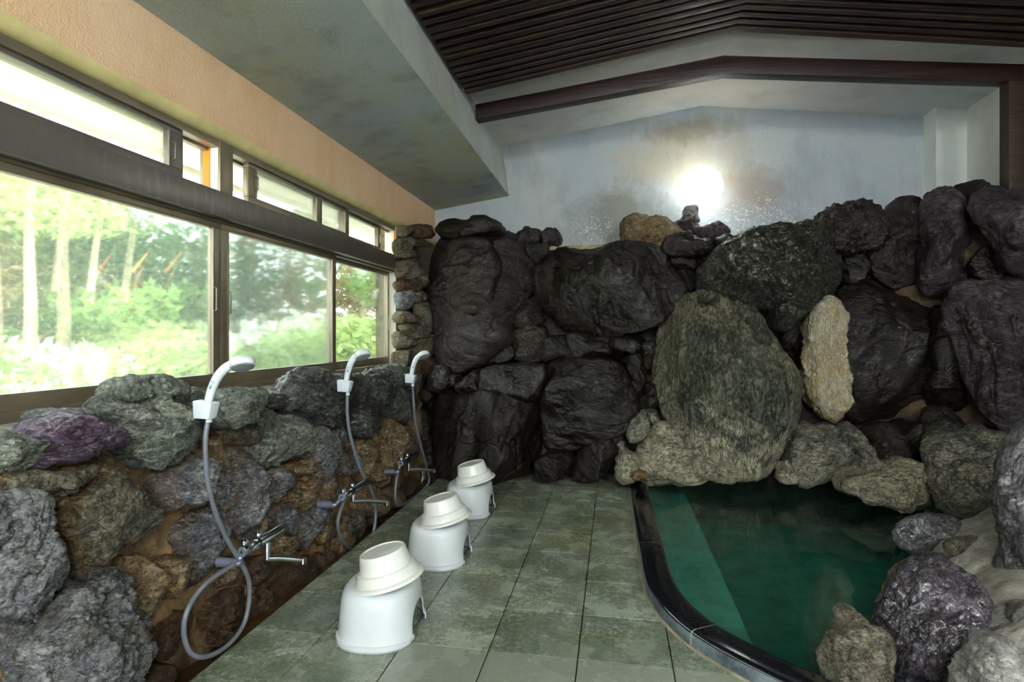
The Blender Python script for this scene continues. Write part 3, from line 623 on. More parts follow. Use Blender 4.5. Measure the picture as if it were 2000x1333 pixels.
# right bank: cement shelf rising out of the water
bp_ = [(1.50, 4.75), (1.85, 4.5), (2.0, 4.2), (2.0, 3.8), (1.84, 3.5), (1.55, 3.2), (1.38, 2.95), (1.26, 2.6), (1.12, 2.3), (1.02, 2.1), (.95, 1.92), (.95, 1.7), (1.05, 1.5), (1.3, 1.2), (1.7, .9), (2.2, .6)]
BP = dense(bp_, 12); T2 = np.gradient(BP, axis=0); T2 /= np.linalg.norm(T2, axis=1)[:, None]; N2 = np.stack([-T2[:, 1], T2[:, 0]], 1); N2 *= np.where((N2[:, :1] < 0), -1, 1)
lv = [(0, -.8), (.01, -.2), (.03, .0), (.08, .10), (.16, .17), (.28, .24), (.42, .36), (.6, .52), (1.0, .7), (1.8, .75)]
P = np.zeros((len(BP), len(lv) * 6 - 5, 3)); lx = np.interp(lin(0, len(lv)-1, P.shape[1]), range(len(lv)), [a for a, b in lv]); lz = np.interp(lin(0, len(lv)-1, P.shape[1]), range(len(lv)), [b for a, b in lv])
for i in range(len(BP)): P[i, :, :2] = BP[i] + N2[i] * lx[:, None]; P[i, :, 2] = lz
P[..., 0] = np.minimum(P[..., 0], 2.59)
P = ngrid(P, .03, 5, (-.5, -.5, .7), 8, 5); grid_obj('cement_bank', P, M['mortar_bank'], kind='structure')
ROCKS = '''
# ---- big boulders of the back wall
boulder|B|.00|.24|rk_purple|190|tall dark boulder left on the back wall, beside the window corner|845,452 905,444 960,440 1003,452 1028,480 1040,520 1036,570 1012,625 1000,665 962,700 928,720 888,730 860,708 850,660 846,600 836,540 838,490
boulder|B|-.16|.12|rk_purple|90|long tongue-shaped boulder bulging out of the tall dark boulder|872,478 900,466 955,470 975,520 962,590 925,612 892,604 876,570 868,520|facets=2
boulder|B|.02|.20|rk_dark|80|flat dark slab capping the tall boulder at the back left corner|846,442 880,432 930,430 975,436 990,450 975,466 900,466 850,460|facets=2
boulder|B|-.02|.24|rk_dark|220|huge dark angular boulder in the middle of the back wall below the ledge|1050,500 1085,484 1150,481 1215,480 1292,482 1303,512 1325,545 1336,576 1310,600 1290,632 1250,652 1200,657 1150,652 1100,640 1072,615 1052,580 1042,540|facets=7,bulge=.5
boulder|B|.05|.18|rk_purple|90|dark wedge at the upper right shoulder of the huge middle boulder|1240,484 1292,482 1305,515 1328,550 1332,590 1300,590 1278,545 1255,515|facets=3
boulder|B|-.14|.26|rk_olive|200|large slanted olive boulder with light streaks leaning right of the lamp|1360,548 1378,520 1400,495 1440,466 1490,447 1560,443 1605,447 1628,480 1641,520 1640,560 1625,590 1592,606 1540,600 1470,598 1430,590 1385,575|facets=6
boulder|B|-.24|.34|rk_green|240|tall green and cream upright boulder standing at the edge of the pool|1345,577 1400,571 1428,592 1470,602 1500,650 1532,700 1562,760 1577,820 1566,872 1535,906 1480,921 1420,923 1370,906 1340,880 1318,850 1300,820 1285,780 1275,730 1275,680 1290,640 1318,600|facets=8
boulder|B|.00|.18|rk_dark|150|broad dark boulder behind the cream mineral streak right of the green boulder|1632,590 1680,547 1730,560 1785,585 1832,620 1870,700 1845,765 1820,800 1760,813 1660,816 1640,780 1636,700|facets=5
boulder|B|.04|.16|rk_dark|80|narrow shaded boulder between green boulder and cream streak|1525,650 1575,598 1596,640 1596,760 1606,812 1580,818 1562,740|facets=3
boulder|B|-.14|.26|rk_dark|200|very large dark boulder low on the back wall beside the tiles|1066,712 1130,702 1190,705 1212,722 1216,745 1240,775 1249,795 1236,830 1200,851 1160,862 1130,882 1080,887 1056,870 1054,800 1060,750|facets=6,bulge=.5
boulder|B|-.14|.26|rk_dark|200|large dark boulder with gold flecks behind the farthest washing stool|838,778 900,768 1000,770 1054,783 1060,850 1058,900 1052,938 980,942 920,940 880,932 850,885 836,830|facets=5,bulge=.5
boulder|B|-.08|.18|rk_dark|110|squared dark block resting on the gold-flecked boulder|944,718 1000,710 1063,713 1070,735 1052,780 1000,772 944,768|facets=4,bulge=.5
boulder|B|-.18|.20|rk_dark|90|dark rounded boulder at the foot of the back wall right of the stools|1128,882 1165,862 1212,848 1228,868 1205,912 1182,934 1150,937 1110,936|facets=4
boulder|B|-.20|.16|rk_dark|70|low dark stone on the floor line behind the tile joint|1048,900 1070,884 1108,884 1124,908 1112,938 1048,940|facets=3
boulder|R|.10|.26|rk_purple|150|dark purple upright boulder directly left of the highest twin boulder|1712,402 1750,388 1802,384 1800,440 1794,500 1790,550 1742,568 1706,535 1698,480 1708,435|facets=5
boulder|R|.00|.28|rk_mauve|180|highest purple boulder on the upper right of the back wall|1800,400 1812,370 1832,359 1870,364 1888,400 1893,460 1888,520 1870,565 1832,585 1796,562 1788,500 1793,450|facets=6
boulder|R|.20|.22|rk_dark|90|dark rounded boulder tucked behind the highest purple boulder|1862,366 1900,355 1930,360 1940,378 1910,400 1892,440 1872,410|facets=3
boulder|R|-.10|.28|rk_mauve|150|dark purple boulder below the timber post at the right edge|1900,392 1920,370 1960,367 2010,360 2045,400 2045,520 1985,545 1955,522 1938,480 1913,440 1898,415|facets=5
boulder|R|.05|.16|rk_dark|70|shaded triangular boulder wedged under the post boulder|1890,520 1915,490 1932,478 1955,530 1960,552 1890,556|facets=3
boulder|R|-.14|.30|rk_mauve|200|huge purple-grey boulder with scratches filling the right edge|1858,562 1900,552 2010,546 2070,600 2070,800 2000,856 1950,832 1900,782 1868,700 1850,632|facets=6,bulge=.5
boulder|R|.02|.20|rk_dark|110|dark boulder low between broad boulder and huge purple-grey boulder|1800,600 1850,600 1878,700 1905,790 1890,835 1830,810 1800,790 1830,700|facets=4
boulder|B|-.08|.20|rk_purple|130|rough crumbly purple boulder perched above the slanted olive boulder|1606,412 1640,401 1680,400 1712,412 1716,455 1700,485 1655,491 1620,482 1608,450|facets=4,rough=2.4
boulder|B|.06|.14|rk_dark|80|dark stone directly under the crumbly purple boulder|1643,494 1700,488 1712,535 1675,552 1646,562|facets=4
boulder|B|-.20|.16|rk_olive|90|small black and white pocked boulder under the slanted olive boulder|1515,600 1535,588 1560,590 1577,606 1566,636 1535,646 1515,634|facets=4,rough=1.6
boulder|B|-.16|.16|rk_green|80|green-grey stone filling the notch under the slanted boulder|1425,597 1475,600 1495,640 1505,690 1472,668 1440,632|facets=3
boulder|B|-.30|.12|rk_green|60|light pointed stone lying on top of the green upright boulder|1365,577 1382,570 1402,571 1413,582 1395,592 1372,590|facets=2
# ---- mineral crust
mineral_crust|B|-.10|.14|rk_white|150|cream and rust mineral crust running down between dark boulders|1582,602 1605,590 1626,582 1634,620 1630,660 1632,690 1641,725 1640,790 1628,812 1612,814 1604,790 1582,768 1578,700 1585,660|facets=0,rough=2.5,cat="mineral crust",bulge=.4
# ---- stones standing on the ledge
boulder|B|.18|.16|rk_tan|120|tan craggy rock sitting on the ledge left of the lamp|1210,474 1212,446 1225,427 1240,420 1265,424 1297,421 1320,440 1327,463 1300,478 1250,479 1222,479|facets=7,rough=1.6
boulder|B|.20|.12|rk_mauve|70|purple rock sitting on the ledge just below the lamp|1320,432 1335,419 1352,420 1366,446 1370,464 1325,464|facets=4
boulder|B|.18|.12|rk_mauve|80|low wide purple rock right of the lamp on the ledge|1362,446 1385,440 1405,431 1418,446 1424,460 1400,464 1362,464|facets=4
boulder|B|.36|.08|rk_pale|60|pale slab stone standing against the plaster directly under the lamp|1335,430 1337,406 1364,402 1368,432|facets=2
boulder|B|-.02|.20|rk_purple|100|flat brick-shaped dark slab on top of the huge middle boulder|1297,474 1308,463 1396,461 1401,472 1399,496 1345,500 1300,500 1295,487|facets=3,bulge=.35
boulder|B|-.04|.12|rk_cap|60|small light-topped stone at the right end of the flat slab|1398,464 1420,457 1431,464 1417,480 1401,488|facets=3
boulder|B|.10|.12|rk_dark|60|dark block below the flat slab beside the slanted boulder|1304,502 1340,499 1374,502 1378,520 1342,528 1310,522|facets=3
boulder|B|.12|.12|rk_brown|60|brown block between huge middle boulder and slanted olive boulder|1320,524 1356,524 1368,545 1350,575 1336,572 1325,548|facets=3
boulder|B|.05|.14|rk_purple|60|dark squarish stone on the ledge right of the capping slab|1006,452 1030,448 1056,449 1060,474 1012,478|facets=3
boulder|B|.06|.12|rk_purple|60|small round purple stone at the left end of the ledge|1060,456 1072,449 1086,452 1096,466 1092,480 1064,480|facets=3,rough=2
boulder|B|.02|.14|rk_brown|60|brown pointed stone between tall left boulder and huge middle boulder|1026,476 1072,480 1070,498 1048,515 1034,502|facets=3
# ---- stones low on the back wall
boulder|B|-.04|.14|rk_brown|70|brown upright stone between the tall boulder and the block below|1000,655 1030,632 1066,642 1070,690 1042,708 1004,698|facets=3
boulder|B|-.02|.14|rk_brown|60|greenish brown stone under the huge middle boulder, left end|1018,592 1045,582 1064,628 1042,642 1010,642 1008,622|facets=3
boulder|B|-.02|.12|rk_brown|60|reddish stone in the seam under the huge middle boulder|1064,662 1110,655 1128,690 1095,704 1060,702|facets=3
boulder|B|-.02|.12|rk_dark|60|long dark stone in the seam under the huge middle boulder|1108,652 1190,655 1198,692 1150,704 1115,700|facets=3
boulder|B|-.02|.14|rk_dark|60|dark stone closing the right end of the seam near green boulder|1192,658 1252,654 1268,676 1238,697 1200,708 1188,690|facets=3
boulder|B|-.06|.10|rk_dark|50|thin dark stone left of the brown upright stone|936,702 962,702 1002,668 1008,698 962,716 928,716|facets=2
boulder|B|-.10|.12|rk_brown|60|round reddish brown stone behind the farthest shower head|832,725 856,712 880,720 884,748 862,768 838,762|facets=3
boulder|B|-.08|.10|rk_brown|40|small brown stone right of the round reddish stone|880,728 898,734 900,750 884,758|facets=2
boulder|B|-.10|.12|rk_purple|60|glossy purple stone between round reddish stone and squared block|893,752 935,720 946,728 944,764 905,769 893,762|facets=3
boulder|B|-.10|.08|rk_dark|40|small dark pebble-like stone beside the farthest shower hose|818,768 832,757 846,766 840,784 820,782|facets=2
boulder|B|-.08|.12|rk_dark|60|dark oval stone left of the small stones by the green boulder|1214,702 1250,688 1262,722 1258,752 1242,772 1226,745|facets=3
boulder|B|-.12|.10|rk_brown|50|slim olive stone touching the left side of the green boulder|1252,672 1276,664 1274,722 1262,724|facets=2
boulder|B|-.14|.10|rk_brown|40|small red stone beside the left side of the green boulder|1258,746 1278,748 1282,770 1266,774|facets=2
boulder|B|-.16|.10|rk_brown|40|small pinkish stone below the small red stone|1264,776 1286,772 1290,790 1276,800 1264,792|facets=2
boulder|B|-.22|.12|rk_bank|70|grey oval stone leaning above the corner of the curb|1226,842 1240,812 1262,802 1277,814 1267,840 1245,862 1229,864|facets=3
boulder|B|-.18|.10|rk_bank|40|small grey stone right of the leaning oval stone|1262,802 1280,800 1288,824 1272,842|facets=2
boulder|B|-.20|.10|rk_bank|50|mottled grey stone left of the leaning oval stone|1200,868 1222,852 1226,880 1205,893|facets=2
boulder|B|-.30|.22|rk_beige|130|rounded lime-crusted boulder at the far corner of the pool|1248,868 1285,826 1320,840 1342,880 1367,905 1384,938 1290,945 1250,938 1245,895|facets=4
boulder|B|-.34|.14|rk_beige|70|craggy lime-crusted stone where the curb meets the wall|1203,897 1225,885 1247,890 1252,915 1236,938 1214,946 1201,932|facets=4
boulder|B|-.45|.06|rk_tan|40|small tan stone sitting on the far end of the curb|1232,936 1236,926 1250,919 1264,922 1266,936|facets=2
boulder|B|-.36|.14|rk_beige|60|pale stone at the waterline left of the green boulder's foot|1350,898 1375,890 1402,908 1408,942 1360,942|facets=3
boulder|B|-.38|.12|rk_beige|50|pale stone at the waterline under the green boulder|1396,908 1430,905 1438,930 1430,944 1400,942|facets=3
boulder|B|-.34|.12|rk_beige|50|pale stone at the waterline right of the green boulder's foot|1522,908 1546,904 1552,940 1520,942|facets=3
boulder|B|-.22|.22|rk_bank|110|blue-grey slab with lime foot just right of the green boulder|1556,862 1588,825 1642,830 1658,850 1642,888 1638,930 1590,942 1552,936 1545,900|facets=4,bulge=.5
boulder|B|-.24|.22|rk_bank|100|grey fluted boulder at the waterline below the cream streak|1644,842 1680,830 1704,845 1708,880 1702,918 1660,940 1634,938 1646,885|facets=4
boulder|B|-.22|.20|rk_brown|90|dark fluted boulder right of the grey fluted boulder|1698,838 1745,830 1764,860 1754,902 1722,930 1698,918|facets=4
boulder|B|-.12|.18|rk_dark|80|dark rounded boulder under the broad dark boulder|1732,832 1785,822 1804,850 1802,884 1770,900 1750,878|facets=3
boulder|R|-.05|.16|rk_brown|70|dull green stone under the huge purple-grey boulder|1800,800 1850,796 1882,832 1868,852 1808,850|facets=3
boulder|R|-.12|.14|rk_bank|70|grey stone topping the lime-crusted bank at the right|1868,838 1910,826 1940,850 1905,862 1870,858|facets=3
boulder|B|-.45|.24|rk_beige|120|long sloping lime-crusted ledge stone above the water|1600,950 1640,936 1700,922 1760,902 1812,912 1836,960 1826,1000 1770,985 1700,965 1640,958|facets=2,bulge=.5
boulder|R|-.38|.26|rk_bank|150|broad veined grey boulder lying across the bank below purple boulder|1800,858 1820,846 1860,850 1950,855 2020,862 2025,905 1940,925 1860,918 1812,908|facets=4
boulder|R|-.55|.30|rk_bank|170|bulky grey and cream fluted boulder at the far end of the bank|1808,922 1830,902 1900,900 1962,915 1985,960 1982,1025 1940,1035 1870,1030 1828,990 1812,952|facets=6
boulder|B|.00|.14|rk_dark|70|shaded dark boulder behind the farthest shower hose|800,790 832,786 846,850 872,935 830,948 795,930 800,850|facets=3
boulder|B|-.04|.12|rk_brown|50|rusty oval stone behind the farthest shower mixer|820,828 836,830 842,860 828,872 818,850|facets=2
# ---- stones of the bank nearest the camera
boulder|F2.75|0|.13|rk_gloss_pale|130|flat grey-brown rock jutting over the water from the right bank|1748,1042 1765,1018 1800,1008 1860,1012 1900,1042 1918,1064 1850,1068 1830,1092 1805,1098 1782,1078 1760,1060|facets=4
boulder|F2.45|0|.10|rk_flake|110|flaky purple-grey rock set in cement on the right bank|1852,1062 1900,1054 1962,1068 1964,1095 1920,1112 1865,1102 1854,1082|facets=3,rough=2
boulder|F1.86|0|.22|rk_gloss|220|large glossy wet violet boulder in the near right corner|1782,1104 1815,1094 1850,1104 1882,1116 1907,1150 1912,1200 1895,1260 1880,1330 1870,1420 1718,1420 1720,1300 1727,1200 1743,1140 1763,1116|facets=6
boulder|F2.3|0|.12|rk_tan|100|pale rough boulder peeping out behind the glossy violet boulder|1722,1190 1738,1130 1785,1085 1812,1100 1800,1200 1760,1300 1722,1260|facets=2
boulder|F1.95|0|.06|rk_flake|80|small pointed flaky rock standing at the near edge of the pool|1628,1197 1640,1183 1660,1190 1685,1215 1705,1236 1698,1262 1642,1262|facets=4,rough=2
boulder|F1.75|0|.12|rk_flake|150|flaky cream and grey rock on the near end of the curb|1612,1268 1640,1243 1700,1232 1735,1238 1742,1400 1650,1400 1614,1330|facets=5,rough=2
boulder|F1.5|0|.10|rk_pale|120|smooth pale boulder at the bottom right corner|1872,1310 1895,1258 1925,1240 1972,1260 1998,1290 2010,1420 1860,1420|facets=3
boulder|F1.75|0|.12|rk_pale|80|pale boulder at the right edge above the bottom corner boulder|1972,1190 2010,1178 2060,1225 2060,1340 1998,1292 1974,1240|facets=3
boulder|F2.1|0|.18|rk_gloss_pale|170|tall grey-violet glossy rock rising at the right edge of the bank|1962,1010 1952,930 1970,882 1990,850 2070,790 2110,1000 2070,1170 1988,1190 1966,1110|facets=3
boulder|F2.1|0|.06|rk_pale|50|reddish pale stone set in cement between violet and edge rocks|1915,1132 1958,1126 1972,1160 1952,1182 1925,1176|facets=3
boulder|F1.9|0|.05|rk_pale|40|small pale stone set in the cement near the right edge|1938,1216 1963,1210 1972,1240 1946,1242|facets=2
boulder|F1.7|.1|.12|rk_pale|90|pale blue-grey stone between glossy violet boulder and corner boulder|1840,1250 1880,1200 1915,1195 1935,1235 1900,1262 1875,1320 1865,1420 1835,1420|facets=2
# ---- capping stones along the window sill
stone|L|.02|.12|rk_top|110|grey-green capping stone with a yellow mark at the left edge|-60,842 0,834 38,842 64,856 58,885 30,915 0,932 -60,935|facets=5
stone|L|-.02|.12|rk_violet|150|violet angular capping stone under the window, near the left edge|76,850 108,822 160,808 222,816 250,840 238,862 182,882 112,915 62,930 48,926 64,882|facets=7,rough=1.5
stone|L|.10|.10|rk_top|60|pale flat stone lying on the sill behind the violet stone|80,822 100,802 150,800 180,806 176,822 90,838|facets=3
stone|L|.02|.09|rk_top|90|oval mossy grey stone perched on top of the big grey stone|216,767 243,746 282,737 330,740 351,764 344,774 290,779 235,784|facets=4
stone|L|.01|.13|rk_top|170|big rough grey-green stone under the oval stone on the wall top|203,812 220,784 290,778 346,774 368,792 372,830 360,862 330,892 300,907 268,905 245,890 218,868 250,845 232,822|facets=5
stone|L|.05|.06|rk_top|90|grey capping stone just left of the nearest shower bracket|350,776 380,762 404,766 408,792 388,832 386,852 362,864 366,802|facets=4
stone|L|.00|.13|rk_top|120|flat-topped grey capping stone just right of the nearest shower bracket|408,806 428,780 442,766 516,760 513,796 500,820 460,828 418,832|facets=7
stone|L|.04|.08|rk_cap|70|low grey capping stone halfway between the first two showers|514,772 545,765 562,770 556,790 530,798 515,794|facets=4
stone|L|-.02|.13|rk_cap|130|dark rugged capping stone left of the middle shower bracket|562,788 586,752 618,736 648,730 668,740 674,790 662,832 622,834 590,832 572,812|facets=7,rough=1.8
stone|L|.00|.12|rk_cap|110|black and pale capping stone just right of the middle shower bracket|668,748 700,735 742,730 758,758 744,800 715,816 690,796 672,782|facets=6,rough=1.6
stone|L|.02|.11|rk_top|90|light grey capping stone below the far window corner|738,736 765,718 792,715 818,735 797,752 762,750|facets=5
stone|L|.00|.12|rk_cap|90|dark streaked capping stone left of the farthest shower|752,762 790,755 802,775 799,812 780,824 756,816 745,790|facets=5
# ---- stones of the low wall, left to right
stone|L|.03|.12|rk_left_dark|140|dark recessed stone below the violet stone at left|-50,935 40,920 110,925 150,912 196,885 205,905 112,960 98,1000 72,975 20,970 -50,975|facets=4
stone|L|-.02|.14|rk_left_dark|200|large angular dark stone in the middle of the low wall's left part|194,888 236,905 282,955 320,988 315,1012 260,1042 222,1072 182,1092 160,1140 138,1128 130,1080 100,1060 94,1012 112,960 150,922|facets=9
stone|L|-.04|.14|rk_crust|170|white-crusted stone cut by the left edge of view|-60,985 20,972 42,970 60,976 76,1005 99,1050 103,1092 76,1132 32,1165 0,1186 -60,1190|facets=6,rough=1.8
stone|L|.02|.08|rk_left_dark|70|dull brown stone under the white-crusted stone|78,1122 130,1102 144,1135 112,1165 62,1186 18,1200 28,1168|facets=4
stone|L|-.04|.14|rk_crust|210|large pale stone with deep crackled crust low at left|88,1178 160,1160 196,1140 230,1128 240,1165 249,1220 249,1290 238,1345 230,1430 55,1430 68,1330 84,1262 62,1230 66,1200|facets=5,rough=3
stone|L|.00|.09|rk_crust|70|small pale stone at the left edge near the bottom|4,1216 30,1203 60,1210 63,1246 40,1263 4,1264|facets=4,rough=1.5
stone|L|.00|.11|rk_left_tan|100|rust-stained stone right of the crackled pale stone|238,1092 290,1084 312,1100 306,1150 300,1192 257,1232 247,1180 242,1138|facets=5
stone|L|.00|.10|rk_left_tan|90|orange-tinged stone left of the nearest hose loop|308,1082 345,1072 363,1105 358,1147 325,1168 304,1152 308,1110|facets=4
stone|L|.02|.08|rk_left|90|tall blue-grey stone behind the nearest hose|337,1042 372,1012 400,1000 426,992 422,1040 415,1092 402,1152 376,1150 364,1110 352,1072|facets=4
stone|L|.02|.09|rk_left_brown|70|dark oblong stone leaning low near the hose loop|280,1262 300,1225 330,1200 352,1195 346,1242 320,1282 292,1292|facets=3
stone|L|.02|.08|rk_left_brown|60|dark brown stone at the foot of the wall, near hose loop|256,1318 268,1300 302,1294 320,1312 305,1352 262,1352|facets=3
stone|L|-.01|.13|rk_left|120|bluish white-flecked stone left of the nearest hose|318,935 342,905 372,890 396,896 401,912 396,962 370,992 328,1003 312,975|facets=6
stone|L|-.01|.12|rk_left|130|tall dark grey stone with rusty shoulder right of nearest hose|426,908 448,880 472,867 500,870 507,920 500,962 474,1008 440,1042 428,1010 424,970|facets=6
stone|L|.02|.09|rk_left_dark|70|shaded stone under the flat-topped capping stone|425,834 488,826 492,850 470,866 436,870 426,852|facets=3
stone|L|-.01|.13|rk_top|130|large squarish grey stone below the low capping stone|494,818 510,800 548,798 580,815 584,850 562,892 536,912 506,902 498,880 486,852|facets=7
stone|L|.00|.10|rk_left|80|small round blue-grey stone right of the tall dark grey stone|518,928 545,910 562,925 556,960 536,981 517,960|facets=5
stone|L|.01|.08|rk_left_tan|60|little tan stone between two blue-grey stones|549,957 580,945 592,965 581,996 561,1001 545,980|facets=4
stone|L|.01|.08|rk_left_tan|60|little striped tan stone under the tall bluish stone|560,908 602,895 608,915 592,938 563,932|facets=4
stone|L|.00|.09|rk_left|60|small bluish stone above the nearest shower mixer|528,992 550,985 567,1010 561,1042 545,1037 529,1010|facets=4
stone|L|.00|.10|rk_left|80|upright blue-streaked stone right of the nearest mixer|574,1003 600,985 616,990 617,1040 602,1072 580,1067 571,1030|facets=4
stone|L|-.01|.12|rk_left|120|tall bluish stone below the dark rugged capping stone|594,842 640,830 663,845 667,880 656,922 650,948 625,940 602,905 590,872|facets=6
stone|L|.01|.09|rk_left_tan|80|cream and rust stone under the tall bluish stone|600,930 640,946 652,970 626,1002 600,992 588,960|facets=4
stone|L|.02|.07|rk_left_tan|60|tan stone squeezed behind the nearest hose, upper part|400,852 422,856 428,900 412,932 398,912|facets=3
stone|L|.02|.07|rk_left|60|dark grey stone squeezed right of the nearest hose|404,925 424,925 428,982 410,988 400,952|facets=3
stone|L|.01|.08|rk_left|50|narrow dark stone left of the middle hose|662,880 680,879 692,910 681,932 665,926|facets=3
stone|L|.01|.09|rk_left_tan|60|tan upright stone behind the middle hose|688,862 710,864 724,900 718,932 700,938 688,900|facets=3
stone|L|-.01|.11|rk_cap|70|dark oval stone right of the middle hose|688,800 715,802 727,820 721,842 696,852 678,830|facets=4
stone|L|-.01|.11|rk_left_tan|90|rust-streaked upright stone left of the farthest hose|728,842 745,818 766,830 777,880 766,922 740,912 728,870|facets=4
stone|L|-.01|.10|rk_left_tan|70|cream stone beside the farthest hose|769,832 800,840 810,870 797,893 776,882|facets=4
stone|L|.00|.09|rk_left_tan|60|round tan stone left of the farthest mixer|718,905 745,898 755,930 736,948 715,942|facets=3
stone|L|.00|.09|rk_left_tan|60|tan stone between the middle and farthest mixers|699,962 735,950 747,985 720,1012 700,1002|facets=3
stone|L|.01|.08|rk_left_dark|60|dark stone under the middle shower mixer|658,1000 700,1000 708,1040 682,1052 658,1030|facets=3
stone|L|.01|.08|rk_left_tan|60|rounded stone inside the middle hose loop|636,1042 670,1038 690,1060 682,1082 652,1087 634,1070|facets=3
stone|L|.01|.08|rk_left_tan|50|small stone low between the farthest mixer and middle hose|750,950 780,958 786,992 758,992|facets=3
stone|L|.02|.07|rk_left_brown|50|dark stone at the wall foot left of farthest hose loop|733,1002 765,990 777,1012 745,1032|facets=2
stone|L|.01|.08|rk_left_tan|60|crackled tan stone below the nearest mixer's spout joint|538,1042 575,1044 572,1077 546,1092 528,1070|facets=4
stone|L|.01|.08|rk_left_tan|50|long tan stone between the two nearest mixers|608,992 640,986 642,1062 615,1056|facets=3
stone|L|.02|.08|rk_left_brown|80|wide dark rusty stone inside the nearest hose loop|378,1172 420,1160 456,1154 471,1130 474,1200 440,1227 402,1237 374,1220|facets=4
stone|L|.02|.07|rk_left_brown|60|dark rusty stone just right of the nearest hose crossing|478,1092 510,1088 522,1120 502,1152 474,1136|facets=3
stone|L|.02|.07|rk_left_brown|70|dark rusty stone under the nearest spout|528,1112 580,1095 602,1090 607,1127 572,1152 540,1162 523,1136|facets=3
stone|L|.02|.06|rk_left_brown|50|small rusty stone at the wall foot between nearest mixers|608,1082 640,1076 642,1097 616,1112|facets=2
stone|L|.02|.07|rk_left_tan|50|rusty stone behind the nearest hose under the elbow|414,1102 452,1090 467,1120 441,1152 414,1142|facets=3
stone|L|.02|.06|rk_left_brown|50|low dark stone at the wall foot right of the hose loop|470,1170 520,1152 522,1186 492,1212 468,1214|facets=2
stone|L|.02|.06|rk_left_brown|50|dark stone resting low inside the nearest hose loop|392,1243 430,1232 452,1236 432,1267 400,1263|facets=2
stone|L|.02|.07|rk_left|50|slim grey stone above the nearest mixer|453,1012 490,1000 502,1040 481,1062 458,1052|facets=3
# ---- stones of the jamb beside the far window
stone|J|0|.06|rk_jamb|50|dark topmost stone of the window jamb column|786,440 802,442 803,460 788,462|facets=3
stone|J|0|.08|rk_left_brown|60|brown topmost stone of the jamb, next to the tall boulder|804,440 840,440 846,462 815,466|facets=3
stone|J|0|.07|rk_jamb|60|pale stone second from the top of the window jamb|777,468 800,466 806,485 798,500 778,495|facets=4
stone|J|0|.07|rk_jamb|60|dark stone below the pale second stone of the jamb|779,486 800,484 812,502 780,503|facets=3
stone|J|0|.07|rk_jamb|60|olive stone in the jamb at the height of the window rail|780,512 805,508 814,535 802,545 782,540|facets=4
stone|J|0|.07|rk_left_brown|60|red-brown stone in the jamb below the window rail|776,550 795,544 818,552 820,568 790,568 777,562|facets=4
stone|J|0|.07|rk_jamb|60|angular stone pointing right in the upper jamb|808,530 820,525 828,560 815,562|facets=3
stone|J|0|.07|rk_crust|60|whitish stone in the middle of the window jamb|782,572 796,568 804,600 788,606 781,590|facets=4
stone|J|0|.06|rk_jamb|60|cracked stone right of the whitish jamb stone|800,566 822,562 826,585 808,592|facets=4
stone|J|0|.08|rk_jamb|60|rounded stone in the window jamb, under the whitish one|777,615 792,607 812,612 814,626 782,632|facets=4
stone|J|0|.07|rk_jamb|60|brown stone directly above the lower greenish jamb stone|782,636 812,628 832,645 828,660 805,658|facets=4
stone|J|0|.07|rk_jamb|60|wide stone beside the tall boulder, middle of the jamb|812,590 842,586 850,625 838,648 822,640 818,610|facets=4
stone|J|0|.07|rk_jamb|60|greenish stone in the lower jamb by the glass|777,650 795,650 810,675 798,684 779,682|facets=4
stone|J|0|.09|rk_jamb|70|light brown stone just above the farthest shower head|812,668 832,650 848,660 850,690 838,706 814,696|facets=4
stone|J|0|.07|rk_jamb|60|mossy stone at the bottom of the jamb by the sill|776,688 800,684 806,702 790,718 777,712|facets=3
stone|J|0|.08|rk_left_brown|70|dark stone directly behind the farthest shower head|806,702 850,700 852,728 820,740 800,730|facets=3
'''
